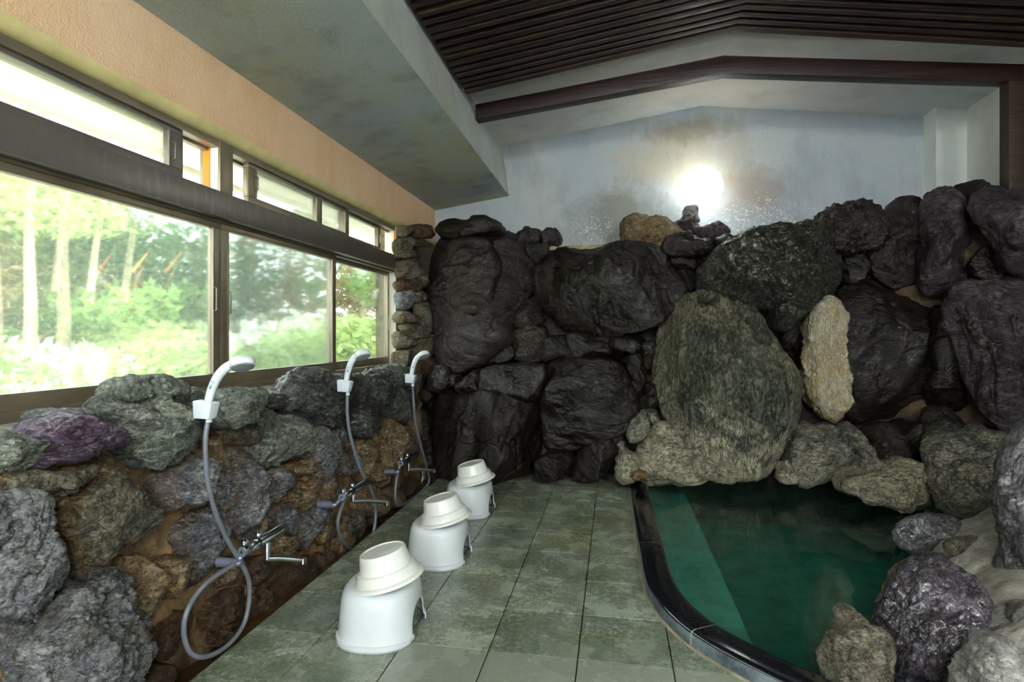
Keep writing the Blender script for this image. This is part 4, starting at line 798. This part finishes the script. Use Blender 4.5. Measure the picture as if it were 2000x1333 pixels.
# ================================================================= rocks
def plane(kind, off=0.0):
    """(point, normal towards the room) of a vertical face the stones are bedded in"""
    if kind == 'B': return np.array([0, YB + off, 0.]), np.array([0, -1., 0])
    if kind == 'L': return np.array([-1.41 - off, 0, 0.]), np.array([1., 0, 0])
    if kind == 'J': n = np.array([.95, -.32, 0]); return np.array([-1.54, 4.1, 0.]), n / np.linalg.norm(n)
    if kind == 'R': n = np.array([-.5, -.87, 0]); return np.array([2.0, YB - .1 + off, 0.]), n / np.linalg.norm(n)
    if kind[0] == 'F':                              # bank stones: faces turned to the pool, at their own distance
        d = float(kind[1:]) + off; n = np.array([-.35, -.9, .25]); n /= np.linalg.norm(n); return d, n
rock_count = [0]
def rock(name, kind, off, T, mat, res, label, poly, group=None, cat='rock', rough=1.0, facets=5, back=None, lean=0.0, bulge=.62):
    rock_count[0] += 1; seed = rock_count[0]; rg = np.random.RandomState(seed * 13 + 5)
    px = np.array([[float(c) for c in q.split(',')] for q in poly.split()]); cpx = px.mean(0)
    p0, n = plane(kind, off)
    if kind[0] == 'F': r0 = ray(*cpx); fwd = r0[0]*-sP + r0[1]*cP; p0 = E0 + r0 * (p0 / fwd)
    n = np.array(n, float)
    if lean: n[2] += lean; n /= np.linalg.norm(n)
    w3 = np.array([onP(x, y, p0, n) for x, y in px])
    u = np.cross((0, 0, 1.), n); u /= np.linalg.norm(u); v = np.cross(n, u)
    uv = np.stack([(w3 - p0) @ u, (w3 - p0) @ v], 1)
    # centroid of area
    x, y = uv.T; x1, y1 = np.roll(x, -1), np.roll(y, -1); cr = x * y1 - x1 * y; A = cr.sum() / 2
    c = np.array([((x + x1) * cr).sum(), ((y + y1) * cr).sum()]) / (6 * A)
    NTH = res; th = np.arange(NTH) / NTH * 2 * np.pi; D = np.stack([np.cos(th), np.sin(th)], 1)
    R = np.zeros(NTH)
    for i in range(len(uv)):
        a = uv[i] - c; e = uv[(i+1) % len(uv)] - uv[i]; den = D[:, 0]*e[1] - D[:, 1]*e[0]; den = np.where(abs(den) < 1e-9, 1e-9, den)
        t_ = (a[0]*e[1] - a[1]*e[0]) / den; s = (a[0]*D[:, 1] - a[1]*D[:, 0]) / den
        ok = (s >= -1e-6) & (s <= 1+1e-6) & (t_ > 0); R = np.where(ok & (t_ > R), t_, R)
    R = np.where(R <= 0, np.mean(R[R > 0]), R); k = max(1, NTH // 40)
    for _ in range(2): R = (sum(np.roll(R, j) for j in range(-k, k+1))) / (2*k+1)
    R *= 1.035; size = float(np.sqrt(abs(A)))
    NR = max(14, res // 2); tt = lin(0.0, math.pi, NR)
    ca = np.cos(tt)[None, :]; sa = np.sin(tt)[None, :]; ex = bulge
    rho = np.abs(sa) ** ex * np.ones((NTH, 1)); wz = np.sign(ca) * np.abs(ca) ** ex * np.ones((NTH, 1))
    Q = np.stack([rho * np.cos(th)[:, None], rho * np.sin(th)[:, None], wz], -1).reshape(-1, 3)
    for _ in range(facets):                       # hewn faces
        d = rg.normal(size=3); d[2] = abs(d[2]) * .9 + .45; d /= np.linalg.norm(d); h = rg.uniform(.5, .82)
        e = Q @ d - h; Q = Q - np.where(e > 0, e * .93, 0)[:, None] * d
    rq = np.hypot(Q[:, 0], Q[:, 1]); tq = np.arctan2(Q[:, 1], Q[:, 0]) % (2*np.pi)
    Rq = np.interp(tq, np.append(th, 2*np.pi), np.append(R, R[0]))
    back = T * 1.1 if back is None else back
    L = np.stack([Rq * Q[:, 0], Rq * Q[:, 1], np.where(Q[:, 2] > 0, Q[:, 2] * T, Q[:, 2] * back)], 1)
    # surface relief
    G = L.reshape(NTH, NR, 3); dth = np.roll(G, -1, 0) - np.roll(G, 1, 0); dt = np.gradient(G, axis=1); nrm = np.cross(dt, dth)
    ln = np.linalg.norm(nrm, axis=-1, keepdims=True); nrm = nrm / np.maximum(ln, 1e-9); nrm[:, 0] = (0, 0, 1); nrm[:, -1] = (0, 0, -1)
    if (nrm[:, 1:NR//3, 2]).mean() < 0: nrm = -nrm
    nrm[:, 0] = (0, 0, 1); nrm[:, -1] = (0, 0, -1)
    ang = rg.uniform(0, 3.14); cz, sz = math.cos(ang), math.sin(ang); q = G.reshape(-1, 3) / size
    qa = np.stack([(q[:, 0]*cz + q[:, 1]*sz) * .8, (-q[:, 0]*sz + q[:, 1]*cz) * 1.7, q[:, 2]*1.2], 1) + seed * 7.7
    f1 = fbm(qa * 1.6, 3); f2 = ridge(qa * 3.4 + 5, 3); crk = np.clip(1 - np.abs(fbm(qa * 1.9 + 31, 3)) / .045, 0, 1); f3 = ridge(qa * 9 + 3, 3, .6)
    amp = min(size, .5)
    dsp = (f1 * .075 + f2 * .024 * rough + f3 * .010 * rough - crk * .035) * amp
    G = G + nrm * dsp.reshape(NTH, NR, 1)
    G[:, 0] = G[:, 0].mean(0); G[:, -1] = G[:, -1].mean(0)
    rim = np.clip((rho - .90) / .1, 0, 1) + (wz < 0)
    org = p0 + c[0]*u + c[1]*v
    Wd = G[..., :1]*0 + (G[..., 0:1] - c[0]*0) * u + G[..., 1:2] * v + G[..., 2:3] * n
    o = grid_obj(name, Wd.transpose(1, 0, 2), M[mat], closeu=True, attr=np.clip(rim, 0, 1).T); o.location = org
    o.data.flip_normals()
    tag(o, label, cat, group)
    return o
_r = {}
for line in ROCKS.strip().splitlines():
    line = line.strip()
    if not line or line.startswith('#'): continue
    f = [q.strip() for q in line.split('|')]
    # name | plane | off | T | material | res | label | outline | options
    opt = eval('dict(%s)' % f[8]) if len(f) > 8 else {}
    if f[4] in ('rk_dark', 'rk_purple', 'rk_mauve'): opt.setdefault('rough', .55)
    lab = f[6]; grp = None
    if '@' in lab: lab, grp = lab.split('@')
    rock(f[0], f[1], float(f[2]), float(f[3]), f[4], int(f[5]), lab, f[7], grp, **opt)
# ================================================================= ledge, lamp, timber
mb = MB(); a, b = onY(1075, 486, 4.42), onY(1400, 486, 4.42); mb.box((a[0], 4.36, a[2]-.02), (b[0], YP, a[2]+.012)); st(mb, 'trim_3', M['mortar_lime'], bevel=.004)
lc = onY(1372, 364, YP - .19); LR = .158
lamp = empty('wall_lamp', tuple(lc)); tag(lamp, 'round white glowing globe lamp on the back plaster wall', 'lamp')
mb = MB(); k = 24; mb.lathe([(max(1e-4, LR*math.sin(math.pi*i/k)), -LR*math.cos(math.pi*i/k)) for i in range(k+1)], 48); mb.build('globe', M['lamp'], lamp, smooth=True)
mb = MB(); mb.tube([(0, .10, 0), (0, .187, 0)], .07, 24); mb.build('wall_mount', M['steel'], lamp, smooth=True)
# unseen fill globes added behind the camera, same shape but much stronger
for x, z in ((-.3, 2.45), (1.6, 2.45)):
    l2 = copy_tree(lamp); g_ = [c for c in l2.children if c.name.startswith('globe')][0]; g_.data = g_.data.copy(); g_.data.materials[0] = M['lamp_room']; l2.location = (x, YF + .19, z); l2.rotation_euler = (0, 0, math.pi); l2['label'] = 'globe lamp on the wall behind, %s' % ('window side' if x < 0 else 'pool side')
# slatted timber ceiling: chevron slats
grille = empty('slatted_ceiling', (RX, 1.5, 2.86)); tag(grille, 'dark stained timber slats hung under the gabled plaster ceiling', 'ceiling slats')
def chevron(yc, wd, zb, ht, sl, sr, xl, xr, org):
    mb = MB(); y0, y1 = yc - wd/2, yc + wd/2
    zl, zr = zb - (RX-xl)*sl, zb - (xr-RX)*sr
    V = [(x - org[0], y - org[1], z - org[2]) for y in (y0, y1) for x, z in ((xl, zl), (RX, zb), (xr, zr), (xr, zr+ht), (RX, zb+ht), (xl, zl+ht))]
    return mb.add(V, [(0, 1, 4, 5), (1, 2, 3, 4), (6, 11, 10, 7), (7, 10, 9, 8), (0, 6, 7, 1), (1, 7, 8, 2), (5, 4, 10, 11), (4, 3, 9, 10), (0, 5, 11, 6), (2, 8, 9, 3)])
y = 3.605; i = 0
while y > -.9:
    wd = .034 if i % 5 else .05
    chevron(y, wd, 2.861, .075, .155, .150, -.945, 2.59, (RX, 1.5, 2.86)).build('slat', M['wood'] if i % 3 else M['wood_old'], grille, bevel=.002)
    y -= .072 if i % 4 else .085; i += 1
mb = MB(); mb.prism([(-.96-RX, -2.4, -.19), (-.93-RX, -2.4, -.19), (-.93-RX, -2.4, -.12), (-.96-RX, -2.4, -.12)], (0, 4.5, 0)); mb.build('side_batten', M['wood'], grille)
B2 = (RX, 3.98, 2.753)
beam = empty('timber_beam', B2); tag(beam, 'dark timber beam bent at the ridge, crossing the bare plaster ceiling', 'beam')
chevron(3.98, .09, 2.753, .105, .117, .110, -.955, 2.41, B2).build('rafter', M['wood'], beam, bevel=.003)
chevron(4.0, .05, 2.872, .012, .125, .115, -.9, 2.2, B2).build('edge_strip', M['wood_old'], beam)
mb = MB(); mb.box((-.045, -.045, 0), (.045, .045, 1.15)); o = mb.build('timber_post', M['wood_old'], bevel=.004); o.location = (2.375, 3.98, 1.43); tag(o, 'dark timber post rising from the boulders to the beam end', 'post')
# ================================================================= stools and basins
def superring(cx, cy, a, b, z, k, p=2.5):
    out = []
    for j in range(k):
        t_ = 2*math.pi*j/k; c, s = math.cos(t_), math.sin(t_)
        out.append((cx + a*math.copysign(abs(c)**(2/p), c), cy + b*math.copysign(abs(s)**(2/p), s), z))
    return out
def make_stool():
    root = empty('bath_stool'); K = 96; A, B, HT = .147, .18, .2
    prof = [(1.0, .0), (1.0, .020), (.955, .0215), (.94, .05), (.925, .08), (.91, .105), (.895, .13), (.87, .15), (.83, .165), (.76, .174), (.65, .176), (.5, .171), (.3, .166), (.05, .164)]
    rings = [superring(0, 0, A*s, B*s + (1-s)*0, z, K) for s, z in prof]
    mb = MB(); V = [v for r in rings for v in r]; F_ = []
    def opening(j, z0, z1):                       # arch through the two long sides (+x and -x)
        t_ = (j + .5) / K * 2 * math.pi; y = B*.93*math.sin(t_); hz = .105 * math.sqrt(max(0, 1 - (y/.085)**2)) if abs(y) < .085 else 0
        return hz
    n = len(prof); Z = [p[1] for p in prof]
    # fine rows so that the arch is smooth
    fine = []; 
    for i in range(n-1):
        m = 6 if i in (3, 4, 5) else 2
        for k_ in range(m): u = k_/m; fine.append((prof[i][0]*(1-u)+prof[i+1][0]*u, Z[i]*(1-u)+Z[i+1]*u))
    fine.append(prof[-1]); K = 160
    rings = [superring(0, 0, A*s, B*s, z, K) for s, z in fine]; V = [v for r in rings for v in r]
    half, top = .078, .105
    def inside(x, y, z): return abs(y) < half and z < top*math.sqrt(max(0, 1-(abs(y)/half)**3)) and abs(x) > .03
    for i in range(len(fine)-1):
        for j in range(K):
            q = (i*K+j, i*K+(j+1) % K, (i+1)*K+(j+1) % K, (i+1)*K+j)
            c = np.mean([V[a] for a in q], axis=0)
            if inside(*c): continue
            F_.append(q)
    # snap the stepped boundary onto the arch curve
    cnt = {}
    for f in F_:
        for a, b in zip(f, f[1:] + f[:1]): cnt[tuple(sorted((a, b)))] = cnt.get(tuple(sorted((a, b))), 0) + 1
    bv = {v for e, c in cnt.items() if c == 1 for v in e}
    for vi in bv:
        x, y, z = V[vi]
        if z > .14 or z < .004 and abs(abs(y)-half) > .02 or abs(y) > half*1.25: continue
        if abs(y) < half*.8: zz = top*math.sqrt(max(0, 1-(abs(y)/half)**3)); V[vi] = (x, y, zz)
        elif z > .0: V[vi] = (x, math.copysign(half*(max(0, 1-(z/top)**2))**(1/3), y), z)
        else: V[vi] = (x, math.copysign(half, y), 0)
    mb.add(V, F_); mb.add([V[(len(fine)-1)*K + j] for j in range(K)], [tuple(range(K))])
    o = mb.build('seat_shell', M['stool'], root, smooth=True)
    sm = o.modifiers.new('wall', 'SOLIDIFY'); sm.thickness = .004; sm.offset = -1
    return root
def make_basin():
    root = empty('wash_basin'); s = 1.0
    out = [(.001, .098), (.066, .098), (.070, .0975), (.072, .1005), (.0775, .1005), (.080, .098), (.083, .088), (.0905, .048), (.0925, .0425), (.1005, .0405), (.104, .037), (.110, .014), (.113, .009), (.124, .006), (.1275, .001), (.128, -.003), (.124, -.004)]
    inn = [(.112, .002), (.107, .016), (.099, .028), (.089, .038), (.085, .054), (.078, .088), (.070, .093), (.001, .0935)]
    mb = MB(); mb.lathe(out + inn, 72); mb.build('bowl', M['basin'], root, smooth=True)
    return root
st0 = make_stool(); ba0 = make_basin()
SP = [(725, 1288), (862, 1113), (935, 1016)]
spots = [(-.82, 1.965, 4), (-.815, 2.64, 2), (-.85, 3.36, 0)]
slab = ['nearest white plastic bath stool on the wet tiles', 'middle white plastic bath stool in the row of three', 'farthest white plastic bath stool near the back boulders']
blab = ['upturned cream washbasin on the nearest bath stool', 'upturned cream washbasin on the middle bath stool', 'upturned cream washbasin on the farthest bath stool']
for i, (x, y, rz) in enumerate(spots):
    s = st0 if i == 0 else copy_tree(st0); s.location = (x, y, .0005); s.rotation_euler = (0, 0, math.radians(rz)); tag(s, slab[i], 'stool', 'white bath stools in a row on the tiles')
    b = ba0 if i == 0 else copy_tree(ba0); b.location = (x + .035, y - .03, .194); b.rotation_euler = (math.radians(2), math.radians(-13), 0); tag(b, blab[i], 'basin', 'upturned basins on the bath stools')
# ================================================================= showers
def smooth_path(pts, n=8):
    P = [np.array(p, float) for p in pts]; out = []
    for i in range(len(P)-1):
        a, b, c, d = P[max(i-1, 0)], P[i], P[i+1], P[min(i+2, len(P)-1)]
        for k in range(n): u = k/n; out.append(.5*((2*b) + (-a+c)*u + (2*a-5*b+4*c-d)*u*u + (-a+3*b-3*c+d)*u**3))
    out.append(P[-1]); return out
def shower(tagname, brk, lean, hosepts, mix0, mix1, spout, union, xs=-1.255):
    """brk: bracket centre px; headpts: handle px from foot to head; mix0/mix1: ends of the mixer bar; spout: joint, corner, tip"""
    Yb = float(onX(*brk, xs)[1]); base = onX(*brk, xs); S = base[1]
    r = empty('shower', tuple(base)); tag(r, 'white hand shower on grey hose with chrome mixer, %s' % tagname, 'shower', 'hand showers along the low stone wall')
    def W_(p, x=xs): return np.array(onX(p[0], p[1], x)) - base
    # wall bracket: tapered block with a cup
    q = [W_(p, xs-.01) for p in ((-17+brk[0], -15+brk[1]), (21+brk[0], -6+brk[1]), (12+brk[0], 17+brk[1]), (-15+brk[0], 15+brk[1]))]
    sc = 1.0
    w_ = (1.671/ Yb) ; 
    mb = MB(); zz = .037; y0, y1 = -.030, .030
    V = [(-.034, -.022, .024), (-.034, .022, .024), (-.034, .018, -.032), (-.034, -.018, -.032), (.032, -.022, .016), (.032, .022, .016), (.020, .018, -.034), (.020, -.018, -.034)]
    mb.add(V, [(0, 1, 2, 3), (4, 7, 6, 5), (0, 4, 5, 1), (1, 5, 6, 2), (2, 6, 7, 3), (3, 7, 4, 0)]); mb.build('wall_bracket', M['white_plastic'], r, bevel=.004)
    # handset: foot in the bracket, rising and leaning out over the tiles
    hp = [np.array([x*lean, y, z]) for x, y, z in hpts(1)]; rad = [.0105, .0125, .0135, .0145, .0145, .015, .019]
    pth = smooth_path(hp, 5); rr_ = np.interp(np.linspace(0, 1, len(pth)), np.linspace(0, 1, len(rad)), rad)
    mb = MB(); mb.tube(pth, list(rr_), 20); hd = mb.build('shower_head', M['white_plastic'], r, smooth=True)
    # round head
    d = np.array(pth[-1]) - np.array(pth[-3]); d /= np.linalg.norm(d); c = np.array(pth[-1]) + d * .022
    side = np.array([0, 1., 0]); side -= d*np.dot(side, d); side /= np.linalg.norm(side); fn = np.cross(d, side); fn = fn if fn[2] < 0 else -fn; fn = fn + np.array([.12, -.35, 0]); fn /= np.linalg.norm(fn); d = d - fn*np.dot(d, fn); d /= np.linalg.norm(d); side = np.cross(fn, d)      # spray faces down and out
    def disc(rads, name, m, par, off=0):
        mb = MB(); k = 40; V = []; 
        for rd, h in rads:
            for j in range(k): a = 2*math.pi*j/k; V.append(c + fn*h + rd*(math.cos(a)*d*1.08 + math.sin(a)*side))
        Fq = [(i*k+j, i*k+(j+1) % k, (i+1)*k+(j+1) % k, (i+1)*k+j) for i in range(len(rads)-1) for j in range(k)] + [tuple(range(k)), tuple(range((len(rads)-1)*k, len(rads)*k))]
        mb.add(V, Fq); return mb.build(name, m, par, smooth=True)
    disc([(.012, -.016), (.026, -.013), (.033, -.006), (.035, .004), (.034, .016)], 'head_cap', M['white_plastic'], hd)
    disc([(.0315, .0155), (.030, .019), (.010, .021)], 'spray_plate', M['spray'], hd)
    # small printed marking along the grip
    g0, g1 = np.array(pth[9]), np.array(pth[13]); gd = (g1-g0)/np.linalg.norm(g1-g0); out_ = np.array([.35, -.9, .1]); out_ -= gd*np.dot(out_, gd); out_ /= np.linalg.norm(out_); sd_ = -np.cross(gd, out_)
    gp = lambda t_, a, rr0=.0150: g0 + (g1-g0)*t_ + rr0*(math.cos(a)*out_ + math.sin(a)*sd_)
    mb = MB(); Fn = lambda ts: mb.tube(ts, .0006, 5)
    L_ = {'E': [[(0, .25), (0, -.25)], [(0, .25), (.07, .25)], [(0, 0), (.07, 0)], [(0, -.25), (.07, -.25)]], 'S': [[(0, -.2), (.03, -.25), (.04, .2), (.08, .2), (.08, -.2)]], 'N': [[(0, .25), (0, -.25)], [(0, .25), (.08, -.25)], [(.08, .25), (.08, -.25)]], 'V': [[(0, .2), (.05, 0), (0, -.2)]]}
    x_ = .1
    for chn in 'SNVE': 
        for seg in L_[chn]: Fn([gp(x_ + u, v + .15) for u, v in seg])
        x_ += .13
    Fn([gp(.85 + .1*math.cos(a), .15 + .38*math.sin(a)) for a in np.linspace(0, 2*math.pi, 17)])
    mb.build('printed_marking', M['print'], hd)
    # hose
    hz = [W_(p[:2], p[2] if len(p) > 2 else xs-.012) for p in hosepts]
    MB().tube(smooth_path(hz, 7), .0078, 12).build('hose', M['hose'], r, smooth=True)
    MB().tube([W_(hosepts[0][:2], xs-.0) + np.array([0, 0, .05]), W_(hosepts[0][:2], xs-.0) + np.array([0, 0, -.016])], .0095, 14).build('hose_nut', M['white_plastic'], r, smooth=True)
    # mixer
    a, b = W_(mix0, xs+.005), W_(mix1, xs+.005); b[2] = a[2]; dirn = (b-a)/np.linalg.norm(b-a); Lm = np.linalg.norm(b-a)
    e = empty('mixer_tap'); e.parent = r
    mb = MB(); R0 = .0195; mb.tube([a, a + dirn*.002, a + dirn*Lm*.38, a + dirn*(Lm*.38+.001)], [R0*.93, R0, R0, R0*.96], 28)
    mb.build('mixer_body', M['chrome'], e, smooth=True)
    mb = MB(); mb.tube([a + dirn*Lm*.38, a + dirn*Lm*.95, a + dirn*Lm], [R0*.95, R0*.95, R0*.8], 28); mb.build('mixer_body', M['chrome'], e, smooth=True)
    MB().tube([a - dirn*.0012, a + dirn*.0005], R0*.86, 24).build('end_cap', M['pipe'], e, smooth=True)
    MB().tube([a - dirn*.0022, a - dirn*.001], R0*.3, 20).build('end_mark', M['chrome'], e, smooth=True)
    # lever plate over the bar, tapering to a point
    p0_ = a + dirn*Lm*.36 + np.array([-.012, 0, R0*.82]); p1_ = p0_ + np.array([.022, 0, .003]); p2_ = a + dirn*(Lm*1.12) + np.array([.010, 0, R0*1.0]); p3_ = a + dirn*(Lm*.93) + np.array([-.014, 0, R0*.95])
    mb = MB(); mb.prism([p0_, p1_, p2_, p3_], (0, 0, .006)); mb.build('lever', M['chrome'], e, bevel=.0015)
    # knobs behind
    for t_, rr0 in ((.12, .014), (.46, .013)):
        c0 = a + dirn*Lm*t_ + np.array([-.010, 0, R0*.7]); MB().tube([c0, c0 + np.array([0, 0, .016]), c0 + np.array([0, 0, .022])], [rr0, rr0, rr0*.6], 20).build('knob', M['chrome'], e, smooth=True)
    # spout
    s0, s1, s2 = [W_(p, x) for p, x in spout]; s1[0] = s0[0]
    MB().tube([s0, s1 - np.array([0, 0, .004])], .0125, 18).build('spout_joint', M['chrome'], e, smooth=True)
    mb = MB(); dd = s2 - s1; MB_ = smooth_path([s1 - np.array([0, 0, .002]), s1 + dd*.35 + np.array([0, 0, .002]), s1 + dd*.9, s2], 5); mb.tube(MB_, list(np.interp(np.linspace(0, 1, len(MB_)), [0, .5, 1], [.0125, .0105, .0095])), 16)
    mb.tube([s2 + np.array([0, 0, .007]), s2 + np.array([0, 0, -.014])], .0115, 16); mb.build('spout', M['chrome'], e, smooth=True)
    # union and crank to the wall
    un = W_(union, xs-.03); bk = a + dirn*Lm*.08
    mb = MB(); mb.tube([un + np.array([-.05, 0, 0]), un + np.array([.012, 0, 0])], .016, 18); mb.tube(smooth_path([un + np.array([.012, 0, 0]), un + np.array([.03, .0, 0]), (un + bk)/2 + np.array([.005, 0, -.01]), bk], 4), .0095, 14)
    mb.build('wall_union', M['pipe'], e, smooth=True)
    return r
def hpts(k):  # handset shape: foot at the bracket, leaning along +y and out
    return [(.002, 0, .0), (.008, 0, .03), (.019, .002, .065), (.036, .004, .098), (.058, .006, .122), (.080, .008, .134), (.094, .009, .138)]
shower('nearest the camera', (404, 797), 1.0,
       [(408, 815), (402, 850), (402, 900), (408, 955), (424, 1010), (446, 1058), (470, 1098), (485, 1132), (487, 1170), (478, 1215), (456, 1250, -1.26), (426, 1274, -1.25), (396, 1284, -1.25), (373, 1276, -1.26), (361, 1250), (360, 1215), (372, 1180), (398, 1145), (430, 1120), (452, 1106), (460, 1096)],
       (472, 1079), (548, 1037), [((522, 1058), -1.262), ((522, 1090), -1.262), ((592, 1094), -1.17)], (452, 1100))
shower('in the middle of the row', (675, 752), .62,
       [(679, 766), (678, 800), (682, 840), (692, 880), (705, 920), (720, 948), (731, 975), (734, 1005), (730, 1036), (718, 1060, -1.33), (702, 1078, -1.33), (682, 1070, -1.3), (666, 1050, -1.29), (660, 1025), (664, 1000), (672, 978)],
       (667, 972), (718, 943), [((690, 962), -1.262), ((690, 978), -1.262), ((756, 982), -1.14)], (642, 986))
shower('farthest, by the back wall', (803, 738), .6,
       [(806, 750), (808, 790), (812, 830), (822, 870), (832, 908), (838, 935), (832, 952), (806, 974, -1.28), (780, 988, -1.28), (772, 975), (774, 940), (781, 912)],
       (782, 906), (815, 890), [((798, 905), -1.262), ((798, 918), -1.262), ((848, 919), -1.14)], (768, 922))
# yellow lichen mark and ledge straw
# ================================================================= garden
mb = MB(); mb.box((-14, -8, -.6), (XW-.32, 16, -.05)); o = st(mb, 'ground', M['ground'])
s = lin(0, 1, 60)[:, None, None]; P = sheet((-9, -10, -.3), (-9, 18, -.3), (-16, -10, 5.5), (-16, 18, 5.5), 60, 30); P = ngrid(P, 1.0, .4, (1, 0, .5)); grid_obj('hillside', P, M['hill'], kind='structure')
mb = MB(); mb.box((-4.6, -6, -.1), (XW-.33, 12, -.03)); st(mb, 'bounce_strip', M['bounce_paving'])  # pale strip added to bounce daylight up onto the eave soffit
# eave over the windows
mb = MB(); mb.box((-2.42, -6, 2.02), (XW-.2, 9, 2.06)); st(mb, 'eave_soffit', M['cream']); mb = MB(); mb.box((-2.46, -6, 1.99), (-2.42, 9, 2.2)); st(mb, 'eave_fascia', M['cream'])
mb = MB(); mb.box((-2.5, YF, 2.2), (XR+.4, YP+.4, 3.5)); 
def leaf_mesh(n, c, r, size, rg, flat_=.6):
    d = rg.normal(size=(n, 3)); d /= np.linalg.norm(d, axis=1)[:, None]; k = rg.uniform(.45, 1, (n, 1)) ** .5
    cl = 1 + .25 * np.sin(d[:, :1]*7 + r[0]*9) * np.cos(d[:, 1:2]*6)
    p = np.array(c) + d * k * cl * np.array(r); a = rg.normal(size=(n, 3)); a[:, 2] *= flat_; a /= np.linalg.norm(a, axis=1)[:, None]
    b = np.cross(a, rg.normal(size=(n, 3))); b /= np.linalg.norm(b, axis=1)[:, None]; s_ = size * rg.uniform(.6, 1.3, (n, 1)); nn = np.cross(a, b)
    return np.stack([p - a*s_, p + b*s_*.42 + nn*s_*.12, p + a*s_, p - b*s_*.42 + nn*s_*.12], 1)
def foliage(name, parts, m, parent, seed):
    rg = np.random.RandomState(seed); Q = np.concatenate([leaf_mesh(n, c, r, sz, rg) for n, c, r, sz in parts]); n = len(Q)
    me = bpy.data.meshes.new(name); me.vertices.add(n*4); me.vertices.foreach_set('co', Q.reshape(-1).astype(np.float32)); me.loops.add(n*4); me.loops.foreach_set('vertex_index', np.arange(n*4, dtype=np.int32))
    me.polygons.add(n); me.polygons.foreach_set('loop_start', np.arange(0, n*4, 4, dtype=np.int32)); me.update(calc_edges=True)
    return link(name, me, m, parent)
def tree(x, y, h, r, m, n, size, bark, label, seed, trunk=.06, lean=(0, 0), cat='tree', base=.35):
    t_ = empty('tree' if cat == 'tree' else 'shrub', (x, y, -.06)); tag(t_, label, cat); rg = random.Random(seed)
    mb = MB(); top = np.array([lean[0], lean[1], h])
    mb.tube(smooth_path([(0, 0, -.05), top*.35 + np.array([.05, .03, 0]), top*.7, top], 5), list(np.linspace(trunk, trunk*.3, 16)), 10)
    for i in range(5):
        q = top * (base + .12*i); a = rg.uniform(0, 6.28); mb.tube([q, q + np.array([math.cos(a)*r*.5, math.sin(a)*r*.5, r*.5])], [trunk*.25, trunk*.06], 6)
    mb.build('trunk', M[bark], t_, smooth=True)
    parts = []
    for i in range(7):
        a = rg.uniform(0, 6.28); q = top * rg.uniform(base, 1.0); parts.append((n//7, (q[0] + math.cos(a)*r*.5, q[1] + math.sin(a)*r*.5, q[2]), (r*.6, r*.65, r*.45), size))
    foliage('foliage', parts, M[m], t_, seed); return t_
tree(-5.6, 4.6, 3.0, .5, 'leaf_light', 350, .07, 'bark_pale', 'slim pale-barked forked tree outside the nearest window', 11, .075, (-.1, .25), base=.75)
tree(-5.7, 5.1, 3.1, .5, 'leaf_light', 350, .07, 'bark_pale', 'pale leaning tree beside the forked tree outside', 12, .06, (-.1, .75), base=.75)
tree(-7.2, 7.4, 3.1, 1.4, 'leaf_dark', 7000, .08, 'bark_dark', 'dark green bushy tree outside behind the first misted pane', 13, .09)
tree(-5.0, 5.3, 1.5, .5, 'leaf_mid', 900, .08, 'bark', 'russet-trunked small tree outside the nearest window', 14, .075, base=.7)
tree(-8.4, 5.0, 3.5, 1.6, 'leaf_brown', 7000, .09, 'bark_dark', 'russet-leaved tree on the slope outside', 15, .1)
tree(-7.5, 11.0, 3.2, 1.7, 'leaf_dark', 6000, .1, 'bark', 'dark tree far outside the middle pane', 16, .1)
tree(-9.0, 3.0, 3.7, 1.8, 'leaf_mid', 6000, .1, 'bark_dark', 'green tree at the back of the garden by nearest window', 17, .1)
tree(-6.4, 14, 3.0, 1.5, 'leaf_brown', 4000, .09, 'bark', 'brownish tree far outside beyond the misted panes', 18, .1)
tree(-4.1, 8.0, 1.8, .9, 'leaf_light', 2600, .085, 'bark', 'bright green large-leaved shrub outside the far clear pane', 19, .04, cat='shrub')
tree(-3.6, 9.6, 2.1, .9, 'leaf_mid', 2600, .085, 'bark', 'leafy green shrub outside near the far window corner', 20, .04, cat='shrub')
tree(-3.7, 5.9, .95, .55, 'leaf_mid', 1500, .07, 'bark', 'low green shrub outside below the misted middle pane', 21, .03, cat='shrub')
tree(-4.6, 5.0, 1.0, .6, 'leaf_light', 1500, .07, 'bark', 'low light green shrub outside between the two big panes', 22, .03, cat='shrub')
tree(-5.4, 8.6, 1.35, .9, 'leaf_pale', 2600, .08, 'bark', 'white-flowering shrub outside behind the middle pane', 23, .03, cat='shrub')
tree(-5.3, 4.0, .9, .6, 'leaf_mid', 1500, .07, 'bark', 'low shrub at the foot of the pale trees outside', 24, .03, cat='shrub')
tree(-4.2, 3.3, .7, .6, 'leaf_pale', 1500, .06, 'bark', 'pale flowering ground shrub outside the nearest pane', 25, .03, cat='shrub')
tree(-2.75, 1.95, .95, .28, 'leaf_light', 60, .13, 'bark', 'broad-leaved plant close outside the nearest window', 26, .012, cat='shrub')
tree(-10, 8.2, 3.6, 2.0, 'leaf_mid', 6000, .11, 'bark_dark', 'green tree high on the slope outside', 27, .1)
tree(-6.5, 5.4, 1.1, .8, 'leaf_pale', 2200, .08, 'bark', 'white-flowering shrub outside behind the russet trunk', 28, .03, cat='shrub')
